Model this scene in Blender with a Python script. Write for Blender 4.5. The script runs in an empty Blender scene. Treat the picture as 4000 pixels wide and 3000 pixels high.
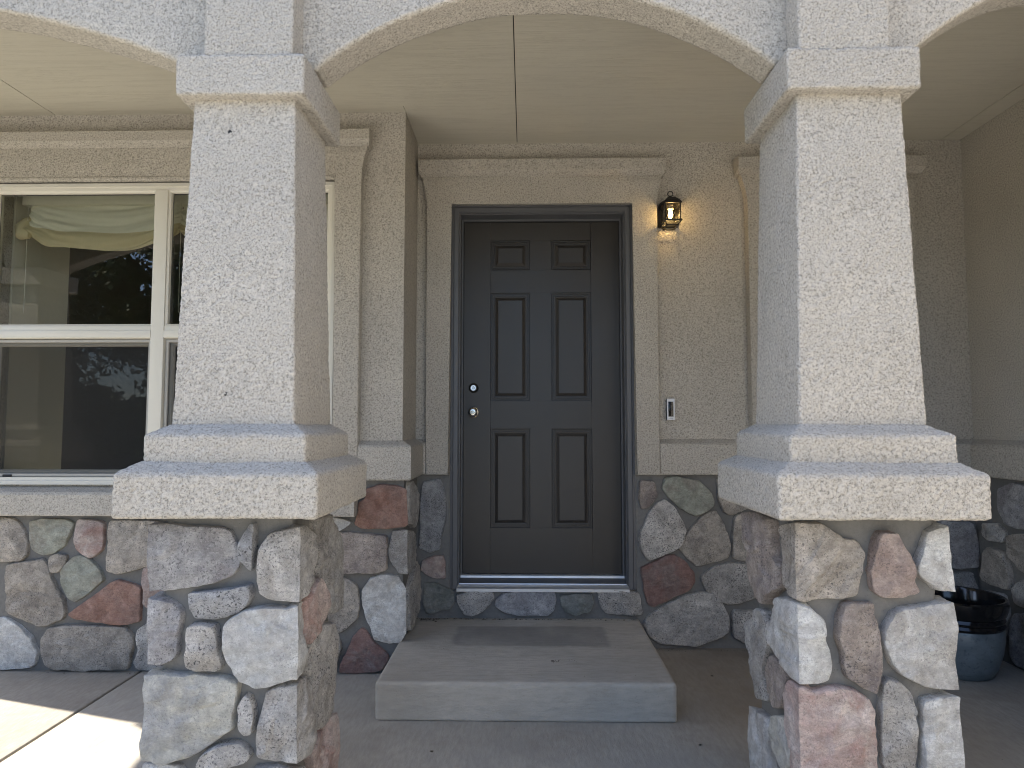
import bpy, bmesh, math, random
import numpy as np
from mathutils import Vector

sc = bpy.context.scene
C = sc.collection
random.seed(5)
CZ = 1.215                      # eye height above the porch floor

# ---------------------------------------------------------------- camera
cam = bpy.data.cameras.new('camera')
cam.sensor_width = 36.0
cam.lens = 23.4
cam.clip_start = 0.05
cam.clip_end = 600
co = bpy.data.objects.new('camera', cam)
C.objects.link(co)
co.location = (0, 0, CZ)
co.rotation_euler = (math.radians(90) + math.atan(160 / 2600), 0, math.atan(53 / 2600))
sc.camera = co

# ---------------------------------------------------------------- sky, sun, exposure
SUN_EL = math.radians(48)
SUN_DIR = Vector((-0.958 * math.cos(SUN_EL), 0.287 * math.cos(SUN_EL), math.sin(SUN_EL)))
w = bpy.data.worlds.new('World')
sc.world = w
w.use_nodes = True
nt = w.node_tree
nt.nodes.clear()
sky = nt.nodes.new('ShaderNodeTexSky')
sky.sky_type = 'NISHITA'
sky.sun_disc = False
sky.sun_elevation = SUN_EL
sky.sun_rotation = math.atan2(SUN_DIR.x, SUN_DIR.y) % (2 * math.pi)
sky.altitude = 1200
sky.air_density = 0.85
sky.dust_density = 2.5
sky.ozone_density = 1.0
bg = nt.nodes.new('ShaderNodeBackground')
bg.inputs['Strength'].default_value = 0.135
wo = nt.nodes.new('ShaderNodeOutputWorld')
nt.links.new(sky.outputs[0], bg.inputs[0])
nt.links.new(bg.outputs[0], wo.inputs[0])
sl = bpy.data.lights.new('sun', 'SUN')
sl.energy = 3.5
sl.angle = math.radians(0.53)
sl.color = (1.0, 0.93, 0.82)
so = bpy.data.objects.new('sun', sl)
C.objects.link(so)
so.location = SUN_DIR * 30
so.rotation_euler = SUN_DIR.to_track_quat('Z', 'Y').to_euler()
vs = sc.view_settings
vs.view_transform = 'Standard'
vs.look = 'None'
vs.gamma = 1
vs.use_curve_mapping = False
vs.exposure = 2.02
sc.cycles.filter_width = 1.1

# ---------------------------------------------------------------- helpers
OFF = {}


def base_obj(name, data, parent=None, at=None):
    """Mesh data is in world metres; children are shifted back by their parent's place."""
    o = bpy.data.objects.new(name, data)
    C.objects.link(o)
    here = Vector(at) if at else Vector((0, 0, 0))
    if parent is not None:
        o.parent = parent
        o.location = here - OFF[parent]
    else:
        o.location = here
    OFF[o] = here
    return o


def tag(o, label=None, cat=None, group=None, kind=None):
    if label: o['label'] = label
    if cat: o['category'] = cat
    if group: o['group'] = group
    if kind: o['kind'] = kind
    return o


def thing(name, loc, label, cat, group=None):
    return tag(base_obj(name, None, None, loc), label, cat, group)


def copy_tree(o, parent=None):
    c = o.copy()
    C.objects.link(c)
    c.parent = parent
    for ch in list(o.children):
        copy_tree(ch, c)
    return c


def setmats(me, mat):
    for m in (mat if isinstance(mat, (list, tuple)) else [mat]):
        me.materials.append(m)


def mesh_np(name, verts, quads, mat, smooth=True, sharp=None, matidx=None):
    me = bpy.data.meshes.new(name)
    verts = np.asarray(verts, np.float32)
    quads = np.asarray(quads, np.int32)
    n = quads.shape[1]
    me.vertices.add(len(verts))
    me.vertices.foreach_set('co', verts.ravel())
    me.loops.add(quads.size)
    me.loops.foreach_set('vertex_index', quads.ravel())
    me.polygons.add(len(quads))
    me.polygons.foreach_set('loop_start', np.arange(0, quads.size, n, dtype=np.int32))
    me.polygons.foreach_set('loop_total', np.full(len(quads), n, np.int32))
    if matidx is not None:
        me.polygons.foreach_set('material_index', np.asarray(matidx, np.int32))
    me.update(calc_edges=True)
    me.validate()
    me.polygons.foreach_set('use_smooth', np.full(len(me.polygons), smooth))
    if sharp:
        me.set_sharp_from_angle(angle=math.radians(sharp))
    setmats(me, mat)
    return me


def bm_mesh(name, bm, mat, smooth=False, sharp=None, recalc=True):
    if recalc:
        bmesh.ops.recalc_face_normals(bm, faces=bm.faces[:])
    me = bpy.data.meshes.new(name)
    bm.to_mesh(me)
    bm.free()
    setmats(me, mat)
    if smooth:
        me.polygons.foreach_set('use_smooth', np.full(len(me.polygons), True))
        me.set_sharp_from_angle(angle=math.radians(sharp or 35))
    return me


def add_box(bm, x0, x1, y0, y1, z0, z1, bev=0.0, seg=2, mi=0):
    v = [bm.verts.new((x, y, z)) for x in (x0, x1) for y in (y0, y1) for z in (z0, z1)]
    idx = [(0, 1, 3, 2), (4, 6, 7, 5), (0, 4, 5, 1), (2, 3, 7, 6), (0, 2, 6, 4), (1, 5, 7, 3)]
    fs = [bm.faces.new([v[i] for i in f]) for f in idx]
    for f in fs: f.material_index = mi
    if bev:
        es = list({e for f in fs for e in f.edges})
        r = bmesh.ops.bevel(bm, geom=es, offset=bev, segments=seg, profile=0.5, affect='EDGES')
        for f in r['faces']: f.material_index = mi
    return v


def box(name, x0, x1, y0, y1, z0, z1, mat, parent=None, bev=0.0, seg=2):
    bm = bmesh.new()
    add_box(bm, x0, x1, y0, y1, z0, z1, bev, seg)
    return base_obj(name, bm_mesh(name, bm, mat, smooth=bev > 0, sharp=40), parent)


def add_prism(bm, pts, y0, y1, bev=0.0, seg=2, mi=0):
    """outline in (x, z), pulled from y0 (front) back to y1"""
    a = [bm.verts.new((x, y0, z)) for x, z in pts]
    b = [bm.verts.new((x, y1, z)) for x, z in pts]
    n = len(pts)
    fs = [bm.faces.new(a), bm.faces.new(b[::-1])]
    front = fs[0]
    for i in range(n):
        fs.append(bm.faces.new((a[i], b[i], b[(i + 1) % n], a[(i + 1) % n])))
    for f in fs: f.material_index = mi
    if bev:
        es = list(front.edges)
        r = bmesh.ops.bevel(bm, geom=es, offset=bev, segments=seg, profile=0.5, affect='EDGES')
        for f in r['faces']: f.material_index = mi


def rings(bm, x0, x1, z0, z1, prof, cap=True, u_shape=False, mi=0):
    """nested rectangles: prof = [(inset, y)...]; mitred corners"""
    loops = []
    for ins, y in prof:
        zz = z0 if u_shape else z0 + ins
        loops.append([bm.verts.new(p) for p in ((x0 + ins, y, zz), (x0 + ins, y, z1 - ins), (x1 - ins, y, z1 - ins), (x1 - ins, y, zz))])
    for a, b in zip(loops, loops[1:]):
        for i in range(3 if u_shape else 4):
            j = (i + 1) % 4
            f = bm.faces.new((a[i], a[j], b[j], b[i]))
            f.material_index = mi
    if cap:
        bm.faces.new(loops[-1]).material_index = mi


def lathe(name, prof, mat, seg=48, axis='Z', at=(0, 0, 0), parent=None, matidx=None, sharp=40):
    """prof = [(r, h)...] turned round an axis"""
    V, F, MI = [], [], []
    n = len(prof)
    for s in range(seg):
        a = 2 * math.pi * s / seg
        for r, h in prof:
            c, d = r * math.cos(a), r * math.sin(a)
            V.append((c, d, h) if axis == 'Z' else (c, -h, d))
    for s in range(seg):
        t = (s + 1) % seg
        for i in range(n - 1):
            F.append((s * n + i, t * n + i, t * n + i + 1, s * n + i + 1))
            MI.append(matidx[i] if matidx else 0)
    bm = bmesh.new()
    vs_ = [bm.verts.new(Vector(v) + Vector(at)) for v in V]
    for f, m in zip(F, MI):
        try: bm.faces.new([vs_[i] for i in f]).material_index = m
        except ValueError: pass
    bmesh.ops.remove_doubles(bm, verts=bm.verts[:], dist=1e-5)
    bmesh.ops.dissolve_degenerate(bm, edges=bm.edges[:], dist=1e-6)
    return base_obj(name, bm_mesh(name, bm, mat, smooth=True, sharp=sharp), parent)


def add_tube(bm, pts, r, seg=8, closed=False, mi=0):
    P = [Vector(p) for p in pts]
    n = len(P)
    rs = []
    up0 = Vector((0.13, 0.21, 1)).normalized()
    for i in range(n):
        t = (P[(i + 1) % n] - P[i - 1]) if closed else (P[min(i + 1, n - 1)] - P[max(i - 1, 0)])
        t.normalize()
        up = up0 if abs(t.dot(up0)) < 0.95 else Vector((1, 0, 0))
        a = t.cross(up).normalized()
        b = t.cross(a).normalized()
        rr = r[i] if isinstance(r, (list, tuple)) else r
        rs.append([bm.verts.new(P[i] + (a * math.cos(2 * math.pi * k / seg) + b * math.sin(2 * math.pi * k / seg)) * rr) for k in range(seg)])
    m = n if closed else n - 1
    for i in range(m):
        A, B = rs[i], rs[(i + 1) % n]
        for k in range(seg):
            f = bm.faces.new((A[k], A[(k + 1) % seg], B[(k + 1) % seg], B[k]))
            f.material_index = mi
    if not closed:
        bm.faces.new(rs[0][::-1]).material_index = mi
        bm.faces.new(rs[-1]).material_index = mi


def _hash(i, j, k, s):
    h = (i.astype(np.uint32) * np.uint32(374761393) + j.astype(np.uint32) * np.uint32(668265263)
         + k.astype(np.uint32) * np.uint32(2147483647) + np.uint32(s * 974711 % 4294967295))
    h = (h ^ (h >> np.uint32(13))) * np.uint32(1274126177)
    h = h ^ (h >> np.uint32(16))
    return (h & np.uint32(0xffff)).astype(np.float64) / 65535.0


def vnoise(P, freq, seed=0):
    """smooth value noise in 0..1"""
    q = np.asarray(P, float) * freq + 1000.0
    i = np.floor(q).astype(np.int64)
    f = q - i
    f = f * f * (3 - 2 * f)
    r = 0
    for a in (0, 1):
        for b in (0, 1):
            for c in (0, 1):
                wgt = (f[:, 0] if a else 1 - f[:, 0]) * (f[:, 1] if b else 1 - f[:, 1]) * (f[:, 2] if c else 1 - f[:, 2])
                r = r + wgt * _hash(i[:, 0] + a, i[:, 1] + b, i[:, 2] + c, seed)
    return r


def stucco_height(P):
    """lumps with narrow pits between them, as of a dashed-on coat (metres)"""
    n = 0.5 * vnoise(P, 150, 3) + 0.5 * vnoise(P, 240, 4)
    s = np.clip((n - 0.30) / 0.30, 0, 1)
    s = s * s * (3 - 2 * s)
    return 0.0022 * (s - 0.6) + 0.0035 * (vnoise(P, 14, 5) - 0.5) + 0.004 * (vnoise(P, 5, 6) - 0.5)


# ---------------------------------------------------------------- materials
def new_mat(name):
    m = bpy.data.materials.new(name)
    m.use_nodes = True
    n = m.node_tree.nodes
    n.clear()
    o = n.new('ShaderNodeOutputMaterial')
    return m, m.node_tree, o


class NB:
    def __init__(s, name):
        s.m, s.t, s.out = new_mat(name)
        s.pos = s.n('ShaderNodeTexCoord').outputs['Object']

    def n(s, t, **kw):
        x = s.t.nodes.new(t)
        for k, v in kw.items(): setattr(x, k, v)
        return x

    def l(s, a, b): s.t.links.new(a, b)

    def noise(s, scale, detail=3, rough=0.55, vec=None, dist=0.0):
        x = s.n('ShaderNodeTexNoise')
        x.inputs['Scale'].default_value = scale
        x.inputs['Detail'].default_value = detail
        x.inputs['Roughness'].default_value = rough
        x.inputs['Distortion'].default_value = dist
        s.l(vec or s.pos, x.inputs['Vector'])
        return x.outputs['Fac']

    def voro(s, scale, feature='F1', vec=None):
        x = s.n('ShaderNodeTexVoronoi')
        x.feature = feature
        x.inputs['Scale'].default_value = scale
        s.l(vec or s.pos, x.inputs['Vector'])
        return x.outputs['Distance']

    def scale(s, v3, vec=None):
        x = s.n('ShaderNodeMapping')
        x.inputs['Scale'].default_value = v3
        s.l(vec or s.pos, x.inputs['Vector'])
        return x.outputs[0]

    def ramp(s, fac, stops):
        x = s.n('ShaderNodeValToRGB')
        e = x.color_ramp.elements
        while len(e) < len(stops): e.new(0.5)
        for el, (p, c) in zip(e, stops):
            el.position = p
            el.color = (c, c, c, 1) if isinstance(c, (int, float)) else (*c, 1)
        s.l(fac, x.inputs[0])
        return x.outputs[0]

    def mix(s, a, b, fac, mode='MIX'):
        x = s.n('ShaderNodeMix', data_type='RGBA', blend_type=mode)
        for sock, v in ((x.inputs[6], a), (x.inputs[7], b)):
            if isinstance(v, (tuple, list)): sock.default_value = (*v[:3], 1)
            else: s.l(v, sock)
        if isinstance(fac, (int, float)): x.inputs[0].default_value = fac
        else: s.l(fac, x.inputs[0])
        return x.outputs[2]

    def math(s, op, a, b=0.0):
        x = s.n('ShaderNodeMath', operation=op)
        for sock, v in ((x.inputs[0], a), (x.inputs[1], b)):
            if isinstance(v, (int, float)): sock.default_value = v
            else: s.l(v, sock)
        return x.outputs[0]

    def bump(s, h, strength, dist, normal=None):
        x = s.n('ShaderNodeBump')
        x.inputs['Strength'].default_value = strength
        x.inputs['Distance'].default_value = dist
        s.l(h, x.inputs['Height'])
        if normal: s.l(normal, x.inputs['Normal'])
        return x.outputs[0]

    def bsdf(s, color, rough=0.9, normal=None, metal=0.0, spec=0.4, **kw):
        x = s.n('ShaderNodeBsdfPrincipled')
        if isinstance(color, (tuple, list)): x.inputs['Base Color'].default_value = (*color[:3], 1)
        else: s.l(color, x.inputs['Base Color'])
        if isinstance(rough, (int, float)): x.inputs['Roughness'].default_value = rough
        else: s.l(rough, x.inputs['Roughness'])
        x.inputs['Metallic'].default_value = metal
        x.inputs['Specular IOR Level'].default_value = spec
        for k, v in kw.items(): x.inputs[k].default_value = v
        if normal: s.l(normal, x.inputs['Normal'])
        s.l(x.outputs[0], s.out.inputs[0])
        return s.m


def m_stucco(name, col, fine=1.0):
    """painted sand-finish coat: small grains of slightly different tone, shallow pits, faint runs of dirt"""
    b = NB(name)
    g = b.noise(125 * fine, 3, 0.8)
    h2 = b.noise(300 * fine, 2, 0.6)
    big = b.noise(2.2, 4, 0.6)
    c = b.mix(tuple(x * 0.93 for x in col), tuple(min(1, x * 1.05) for x in col), b.ramp(big, [(0.3, 0.0), (0.7, 1.0)]))
    c = b.mix(c, b.ramp(g, [(0.35, 0.48), (0.45, 0.89), (0.62, 1.13)]), 1.0, 'MULTIPLY')
    streak = b.noise(6, 3, 0.6, b.scale((1, 1, 0.12)))
    c = b.mix(c, (0.36, 0.31, 0.24), b.math('MULTIPLY', b.ramp(streak, [(0.6, 0.0), (0.85, 1.0)]), 0.22))
    hh = b.math('ADD', b.ramp(g, [(0.33, 0.0), (0.55, 1.0)]), b.math('MULTIPLY', h2, 0.5))
    return b.bsdf(c, 0.95, b.bump(hh, 0.6, 0.004), spec=0.2)


def m_plain(name, col, rough=0.5, metal=0.0, spec=0.5, var=0.06, scale=20, bump=0.0, **kw):
    b = NB(name)
    n = b.noise(scale, 4, 0.6)
    c = b.mix(tuple(x * (1 - var) for x in col), tuple(min(1, x * (1 + var)) for x in col), n)
    nr = b.bump(b.noise(scale * 8, 2), bump, 0.002) if bump else None
    r = b.math('ADD', b.math('MULTIPLY', b.noise(scale * 0.4, 3), 0.12), rough - 0.06)
    return b.bsdf(c, r, nr, metal, spec, **kw)


def m_stone(name, c1, c2, speck=0.0, spcol=(0.06, 0.06, 0.065), stain=None, spscale=150):
    c1, c2 = [tuple(min(0.8, x * 1.12) for x in q) for q in (c1, c2)]
    b = NB(name)
    inf = b.n('ShaderNodeObjectInfo')
    off = b.n('ShaderNodeVectorMath', operation='MULTIPLY_ADD')
    comb = b.n('ShaderNodeCombineXYZ')
    for i in range(3): b.l(inf.outputs['Random'], comb.inputs[i])
    b.l(comb.outputs[0], off.inputs[0])
    off.inputs[1].default_value = (17, 31, 53)
    b.l(b.pos, off.inputs[2])
    b.pos = off.outputs[0]
    n1 = b.noise(9, 5, 0.65, dist=0.6)
    c = b.mix(c1, c2, b.ramp(n1, [(0.36, 0.0), (0.60, 1.0)]))
    if stain:
        c = b.mix(c, stain, b.math('MULTIPLY', b.ramp(b.noise(5, 4, 0.7, dist=1.0), [(0.46, 0.0), (0.62, 1.0)]), 0.85))
    mid = b.ramp(b.noise(28, 4, 0.7), [(0.32, 0.76), (0.68, 1.28)])
    c = b.mix(c, mid, 1.0, 'MULTIPLY')
    v = b.n('ShaderNodeHueSaturation')
    b.l(c, v.inputs['Color'])
    b.l(b.math('ADD', b.math('MULTIPLY', inf.outputs['Random'], 0.3), 0.85), v.inputs['Value'])
    c = v.outputs[0]
    g = b.noise(spscale, 2, 0.7)
    fine = b.noise(420, 1, 0.5)
    patch = b.ramp(b.noise(11, 3, 0.6), [(0.35, 0.25), (0.62, 1.0)])
    c = b.mix(c, tuple(x * 0.85 for x in c1), b.math('MULTIPLY', b.ramp(fine, [(0.4, 1.0), (0.6, 0.0)]), 0.35))
    if speck:
        sp = b.math('MULTIPLY', b.ramp(g, [(0.38, 1.0), (0.45, 0.0)]), patch)
        c = b.mix(c, spcol, b.math('MULTIPLY', sp, speck))
        sp2 = b.ramp(b.noise(spscale * 1.2, 2, 0.7, b.scale((1.3, 1.3, 1.3))), [(0.6, 0.0), (0.68, 1.0)])
        c = b.mix(c, tuple(min(1, x * 1.35) for x in c2), b.math('MULTIPLY', sp2, 0.6 * speck))
    # veins and cleavage
    vn = b.noise(7, 6, 0.7, b.scale((1, 1, 3.0)), 1.5)
    vein = b.ramp(vn, [(0.46, 0.0), (0.495, 1.0), (0.53, 0.0)])
    c = b.mix(c, tuple(x * 0.6 for x in c1), b.math('MULTIPLY', vein, 0.35))
    h = b.math('ADD', b.math('MULTIPLY', b.noise(60, 6, 0.78), 1.0), b.math('MULTIPLY', fine, 0.25))
    return b.bsdf(c, 0.88, b.bump(h, 1.0, 0.014), spec=0.25)


def m_concrete(name, col, grain=(1, 1, 1), stains=(), dirt=0.5):
    b = NB(name)
    v = b.scale(grain)
    n = b.noise(60, 4, 0.65, v)
    big = b.noise(1.6, 5, 0.65)
    c = b.mix(tuple(x * 0.86 for x in col), tuple(x * 1.10 for x in col), b.ramp(big, [(0.35, 0.0), (0.65, 1.0)]))
    c = b.mix(c, tuple(x * 0.72 for x in col), b.math('MULTIPLY', b.ramp(n, [(0.35, 1.0), (0.6, 0.0)]), 0.55))
    c = b.mix(c, (0.17, 0.135, 0.10), b.math('MULTIPLY', b.ramp(b.noise(3.1, 6, 0.7, dist=0.8), [(0.5, 0.0), (0.75, 1.0)]), dirt))
    pit = b.ramp(b.noise(230, 2, 0.6), [(0.28, 1.0), (0.36, 0.0)])
    c = b.mix(c, tuple(x * 0.45 for x in col), b.math('MULTIPLY', pit, 0.6))
    for (cx, cy, hx, hy, soft, scol, amt) in stains:
        sep = b.n('ShaderNodeSeparateXYZ')
        b.l(b.pos, sep.inputs[0])
        m = None
        wob = b.math('MULTIPLY', b.math('SUBTRACT', b.noise(9, 3), 0.5), 0.05)
        for o, cc, hh in ((sep.outputs[0], cx, hx), (sep.outputs[1], cy, hy)):
            d = b.math('SUBTRACT', b.math('ABSOLUTE', b.math('SUBTRACT', o, cc)), hh)
            d = b.math('ADD', d, wob)
            k = b.n('ShaderNodeMapRange')
            k.inputs[1].default_value = -soft
            k.inputs[2].default_value = soft
            k.inputs[3].default_value = 1
            k.inputs[4].default_value = 0
            b.l(d, k.inputs[0])
            m = k.outputs[0] if m is None else b.math('MULTIPLY', m, k.outputs[0])
        m = b.math('MULTIPLY', m, b.ramp(b.noise(5, 4, 0.6), [(0.25, 0.55), (0.6, 1.0)]))
        c = b.mix(c, scol, b.math('MULTIPLY', m, amt))
    h = b.math('ADD', n, b.math('MULTIPLY', b.noise(300, 2), 0.5))
    return b.bsdf(c, 0.85, b.bump(h, 0.6, 0.004), spec=0.3)


M = {}
M['stucco'] = m_stucco('stucco', (0.52, 0.482, 0.42), 1.0)
M['trim'] = m_stucco('stucco_trim', (0.52, 0.482, 0.42), 1.0)
M['dash'] = m_stucco('column_stucco', (0.52, 0.482, 0.42), 1.22)
M['mortar'] = m_concrete('mortar', (0.195, 0.19, 0.178), dirt=0.1)
M['concrete'] = m_concrete('porch_concrete', (0.41, 0.372, 0.312), (1, 0.25, 1), dirt=0.30,
                           stains=[(1.25, 3.2, 0.5, 0.6, 0.25, (0.20, 0.15, 0.10), 0.55)])
M['step'] = m_concrete('step_concrete', (0.49, 0.44, 0.365), (0.25, 1, 1), dirt=0.18,
                       stains=[(0.02, 3.425, 0.38, 0.157, 0.012, (0.19, 0.18, 0.165), 0.6)])
M['walk'] = m_concrete('walk_concrete', (0.55, 0.525, 0.47), (1, 0.3, 1), dirt=0.15)

ST = {
    't': m_stone('stone_tan', (0.38, 0.34, 0.295), (0.54, 0.49, 0.425), 0.75, stain=(0.31, 0.28, 0.24)),
    'g': m_stone('stone_grey', (0.36, 0.345, 0.325), (0.55, 0.525, 0.485), 0.75, stain=(0.38, 0.345, 0.305)),
    'k': m_stone('stone_speckled', (0.44, 0.415, 0.385), (0.60, 0.57, 0.525), 1.0, stain=(0.36, 0.335, 0.305)),
    'K': m_stone('stone_dark_speckled', (0.29, 0.29, 0.295), (0.43, 0.425, 0.42), 1.0),
    'w': m_stone('stone_pale', (0.56, 0.54, 0.51), (0.74, 0.72, 0.685), 0.5, spcol=(0.22, 0.21, 0.21), stain=(0.45, 0.41, 0.36)),
    'r': m_stone('stone_red', (0.275, 0.15, 0.112), (0.41, 0.265, 0.21), 0.35, stain=(0.36, 0.25, 0.21)),
    'd': m_stone('stone_dull_red', (0.24, 0.14, 0.12), (0.35, 0.23, 0.20), 0.2, stain=(0.32, 0.27, 0.25)),
    'p': m_stone('stone_pink', (0.44, 0.335, 0.30), (0.60, 0.53, 0.485), 0.4, stain=(0.40, 0.24, 0.20)),
    'P': m_stone('stone_brown_pink', (0.37, 0.285, 0.25), (0.50, 0.41, 0.36), 0.5, stain=(0.33, 0.27, 0.25)),
    'n': m_stone('stone_green_grey', (0.275, 0.285, 0.24), (0.40, 0.405, 0.345), 0.25, stain=(0.33, 0.30, 0.25)),
    'N': m_stone('stone_dark_green', (0.165, 0.175, 0.16), (0.255, 0.26, 0.24), 0.15, stain=(0.24, 0.21, 0.19)),
    'u': m_stone('stone_violet_grey', (0.31, 0.30, 0.302), (0.50, 0.485, 0.47), 0.7, stain=(0.31, 0.285, 0.285)),
    'c': m_stone('stone_cream', (0.50, 0.475, 0.41), (0.64, 0.62, 0.55), 0.35, stain=(0.42, 0.42, 0.43)),
    'b': m_stone('stone_brown', (0.33, 0.275, 0.235), (0.47, 0.41, 0.36), 0.7, stain=(0.26, 0.225, 0.22)),
}


def m_ceiling():
    b = NB('soffit_board')
    g = b.noise(5, 6, 0.65, b.scale((0.35, 7, 1)), 0.6)
    lines = b.ramp(g, [(0.42, 0.0), (0.47, 1.0), (0.50, 0.0)])
    c = b.mix((0.55, 0.515, 0.43), (0.59, 0.555, 0.465), b.noise(2.5, 4))
    c = b.mix(c, (0.42, 0.385, 0.31), b.math('MULTIPLY', lines, 0.22))
    h = b.math('ADD', b.noise(12, 5, 0.6, b.scale((0.3, 10, 1))), b.math('MULTIPLY', lines, -0.8))
    return b.bsdf(c, 0.6, b.bump(h, 0.3, 0.003), spec=0.35)


M['ceiling'] = m_ceiling()


def m_door():
    b = NB('door_paint')
    n = b.noise(3.5, 5, 0.6, dist=0.5)
    sm = b.ramp(b.noise(14, 3, 0.5), [(0.62, 0.0), (0.72, 1.0)])
    c = b.mix((0.036, 0.0312, 0.027), (0.049, 0.0435, 0.0385), n)
    r = b.math('ADD', b.math('MULTIPLY', n, 0.16), b.math('ADD', b.math('MULTIPLY', sm, 0.05), 0.31))
    h = b.noise(500, 2)
    return b.bsdf(c, r, b.bump(h, 0.10, 0.0006), spec=0.4)


M['door'] = m_door()
M['frame'] = m_plain('frame_paint', (0.108, 0.109, 0.114), 0.45, var=0.10, scale=9, bump=0.08)
M['vinyl'] = m_plain('white_vinyl', (0.70, 0.665, 0.575), 0.4, var=0.03, scale=6)
M['vinyl_dirty'] = m_plain('grey_aluminium', (0.42, 0.40, 0.36), 0.45, var=0.1, scale=30)
M['alu'] = m_plain('brushed_aluminium', (0.66, 0.66, 0.66), 0.45, metal=0.7, var=0.1, scale=40)
M['nickel'] = m_plain('satin_nickel', (0.70, 0.67, 0.62), 0.22, metal=1.0, var=0.04)
M['steel'] = m_plain('polished_steel', (0.82, 0.82, 0.82), 0.3, metal=0.9, var=0.03)
M['bronze'] = m_plain('dark_bronze', (0.035, 0.030, 0.027), 0.35, metal=0.5, var=0.1)
M['black'] = m_plain('black_metal', (0.012, 0.011, 0.010), 0.45, var=0.15)
M['gloss_black'] = m_plain('gloss_black', (0.006, 0.006, 0.007), 0.12, var=0.1)
M['gasket'] = m_plain('dark_gasket', (0.015, 0.015, 0.016), 0.7)
M['caulk'] = m_plain('caulk', (0.40, 0.36, 0.30), 0.7, var=0.12, scale=60)
M['silver'] = m_plain('silver_plastic', (0.74, 0.75, 0.77), 0.4, metal=0.0, var=0.02)
M['grey_print'] = m_plain('grey_print', (0.22, 0.24, 0.28), 0.5)
M['room_wall'] = m_plain('room_paint', (0.78, 0.74, 0.62), 0.7, var=0.05, scale=40, bump=0.5)
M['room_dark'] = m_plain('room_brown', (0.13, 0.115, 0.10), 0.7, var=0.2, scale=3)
M['cream_cloth'] = m_plain('cream_cloth', (0.76, 0.73, 0.62), 0.9, var=0.05, scale=25, bump=0.2)
M['gold_cloth'] = m_plain('gold_cloth', (0.62, 0.53, 0.345), 0.85, var=0.08, scale=25, bump=0.2)
M['roof'] = m_plain('roof_shingle', (0.16, 0.14, 0.125), 0.9, var=0.25, scale=30, bump=0.5)
M['bark'] = m_plain('bark', (0.10, 0.075, 0.055), 0.95, var=0.3, scale=12, bump=0.6)
M['leaf'] = m_plain('leaf', (0.055, 0.085, 0.03), 0.6, var=0.35, scale=1.5)
M['needle'] = m_plain('needle', (0.035, 0.055, 0.025), 0.7, var=0.35, scale=2.0)
M['litter'] = m_plain('dry_leaf', (0.06, 0.045, 0.03), 0.9, var=0.4, scale=80)
M['dirt'] = m_plain('dark_soil', (0.035, 0.028, 0.022), 0.95, var=0.3, scale=60, bump=0.5)


def m_glass():
    b = NB('window_glass')
    fr = b.n('ShaderNodeFresnel')
    fr.inputs[0].default_value = 1.55
    tr = b.n('ShaderNodeBsdfTransparent')
    tr.inputs[0].default_value = (0.86, 0.88, 0.82, 1)
    gl = b.n('ShaderNodeBsdfGlossy')
    gl.inputs['Roughness'].default_value = 0.0
    gl.inputs[0].default_value = (1, 1, 1, 1)
    mx = b.n('ShaderNodeMixShader')
    b.l(b.math('MINIMUM', b.math('MULTIPLY', fr.outputs[0], 1.5), 1.0), mx.inputs[0])
    b.l(tr.outputs[0], mx.inputs[1])
    b.l(gl.outputs[0], mx.inputs[2])
    b.l(mx.outputs[0], b.out.inputs[0])
    return b.m


def m_clear():
    b = NB('lantern_glass')
    fr = b.n('ShaderNodeFresnel')
    fr.inputs[0].default_value = 1.45
    tr = b.n('ShaderNodeBsdfTransparent')
    tr.inputs[0].default_value = (0.97, 0.95, 0.90, 1)
    gl = b.n('ShaderNodeBsdfGlossy')
    gl.inputs['Roughness'].default_value = 0.03
    mx = b.n('ShaderNodeMixShader')
    b.l(fr.outputs[0], mx.inputs[0])
    b.l(tr.outputs[0], mx.inputs[1])
    b.l(gl.outputs[0], mx.inputs[2])
    b.l(mx.outputs[0], b.out.inputs[0])
    return b.m


def m_screen():
    b = NB('insect_screen')
    tr = b.n('ShaderNodeBsdfTransparent')
    df = b.n('ShaderNodeBsdfDiffuse')
    df.inputs[0].default_value = (0.035, 0.036, 0.037, 1)
    mx = b.n('ShaderNodeMixShader')
    mx.inputs[0].default_value = 0.52
    b.l(tr.outputs[0], mx.inputs[1])
    b.l(df.outputs[0], mx.inputs[2])
    b.l(mx.outputs[0], b.out.inputs[0])
    return b.m


def m_emit(name, col, st):
    b = NB(name)
    e = b.n('ShaderNodeEmission')
    e.inputs[0].default_value = (*col, 1)
    e.inputs[1].default_value = st
    b.l(e.outputs[0], b.out.inputs[0])
    return b.m


M['glass'] = m_glass()
M['clear'] = m_clear()
M['screen'] = m_screen()
M['filament'] = m_emit('filament', (1.0, 0.66, 0.25), 40.0)


def m_glaze():
    b = NB('blue_grey_glaze')
    n = b.noise(7, 5, 0.65, dist=0.8)
    c = b.mix((0.085, 0.105, 0.115), (0.18, 0.21, 0.22), b.ramp(n, [(0.3, 0.0), (0.7, 1.0)]))
    c = b.mix(c, (0.03, 0.04, 0.05), b.math('MULTIPLY', b.ramp(b.noise(60, 3), [(0.3, 1.0), (0.45, 0.0)]), 0.5))
    return b.bsdf(c, 0.28, b.bump(b.noise(30, 3), 0.15, 0.003), spec=0.5)


M['glaze'] = m_glaze()


def m_grass():
    b = NB('lawn')
    n = b.noise(0.6, 6, 0.7)
    c = b.mix((0.06, 0.085, 0.03), (0.14, 0.135, 0.06), n)
    return b.bsdf(c, 0.95, b.bump(b.noise(40, 4), 0.8, 0.03), spec=0.2)


M['grass'] = m_grass()


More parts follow.
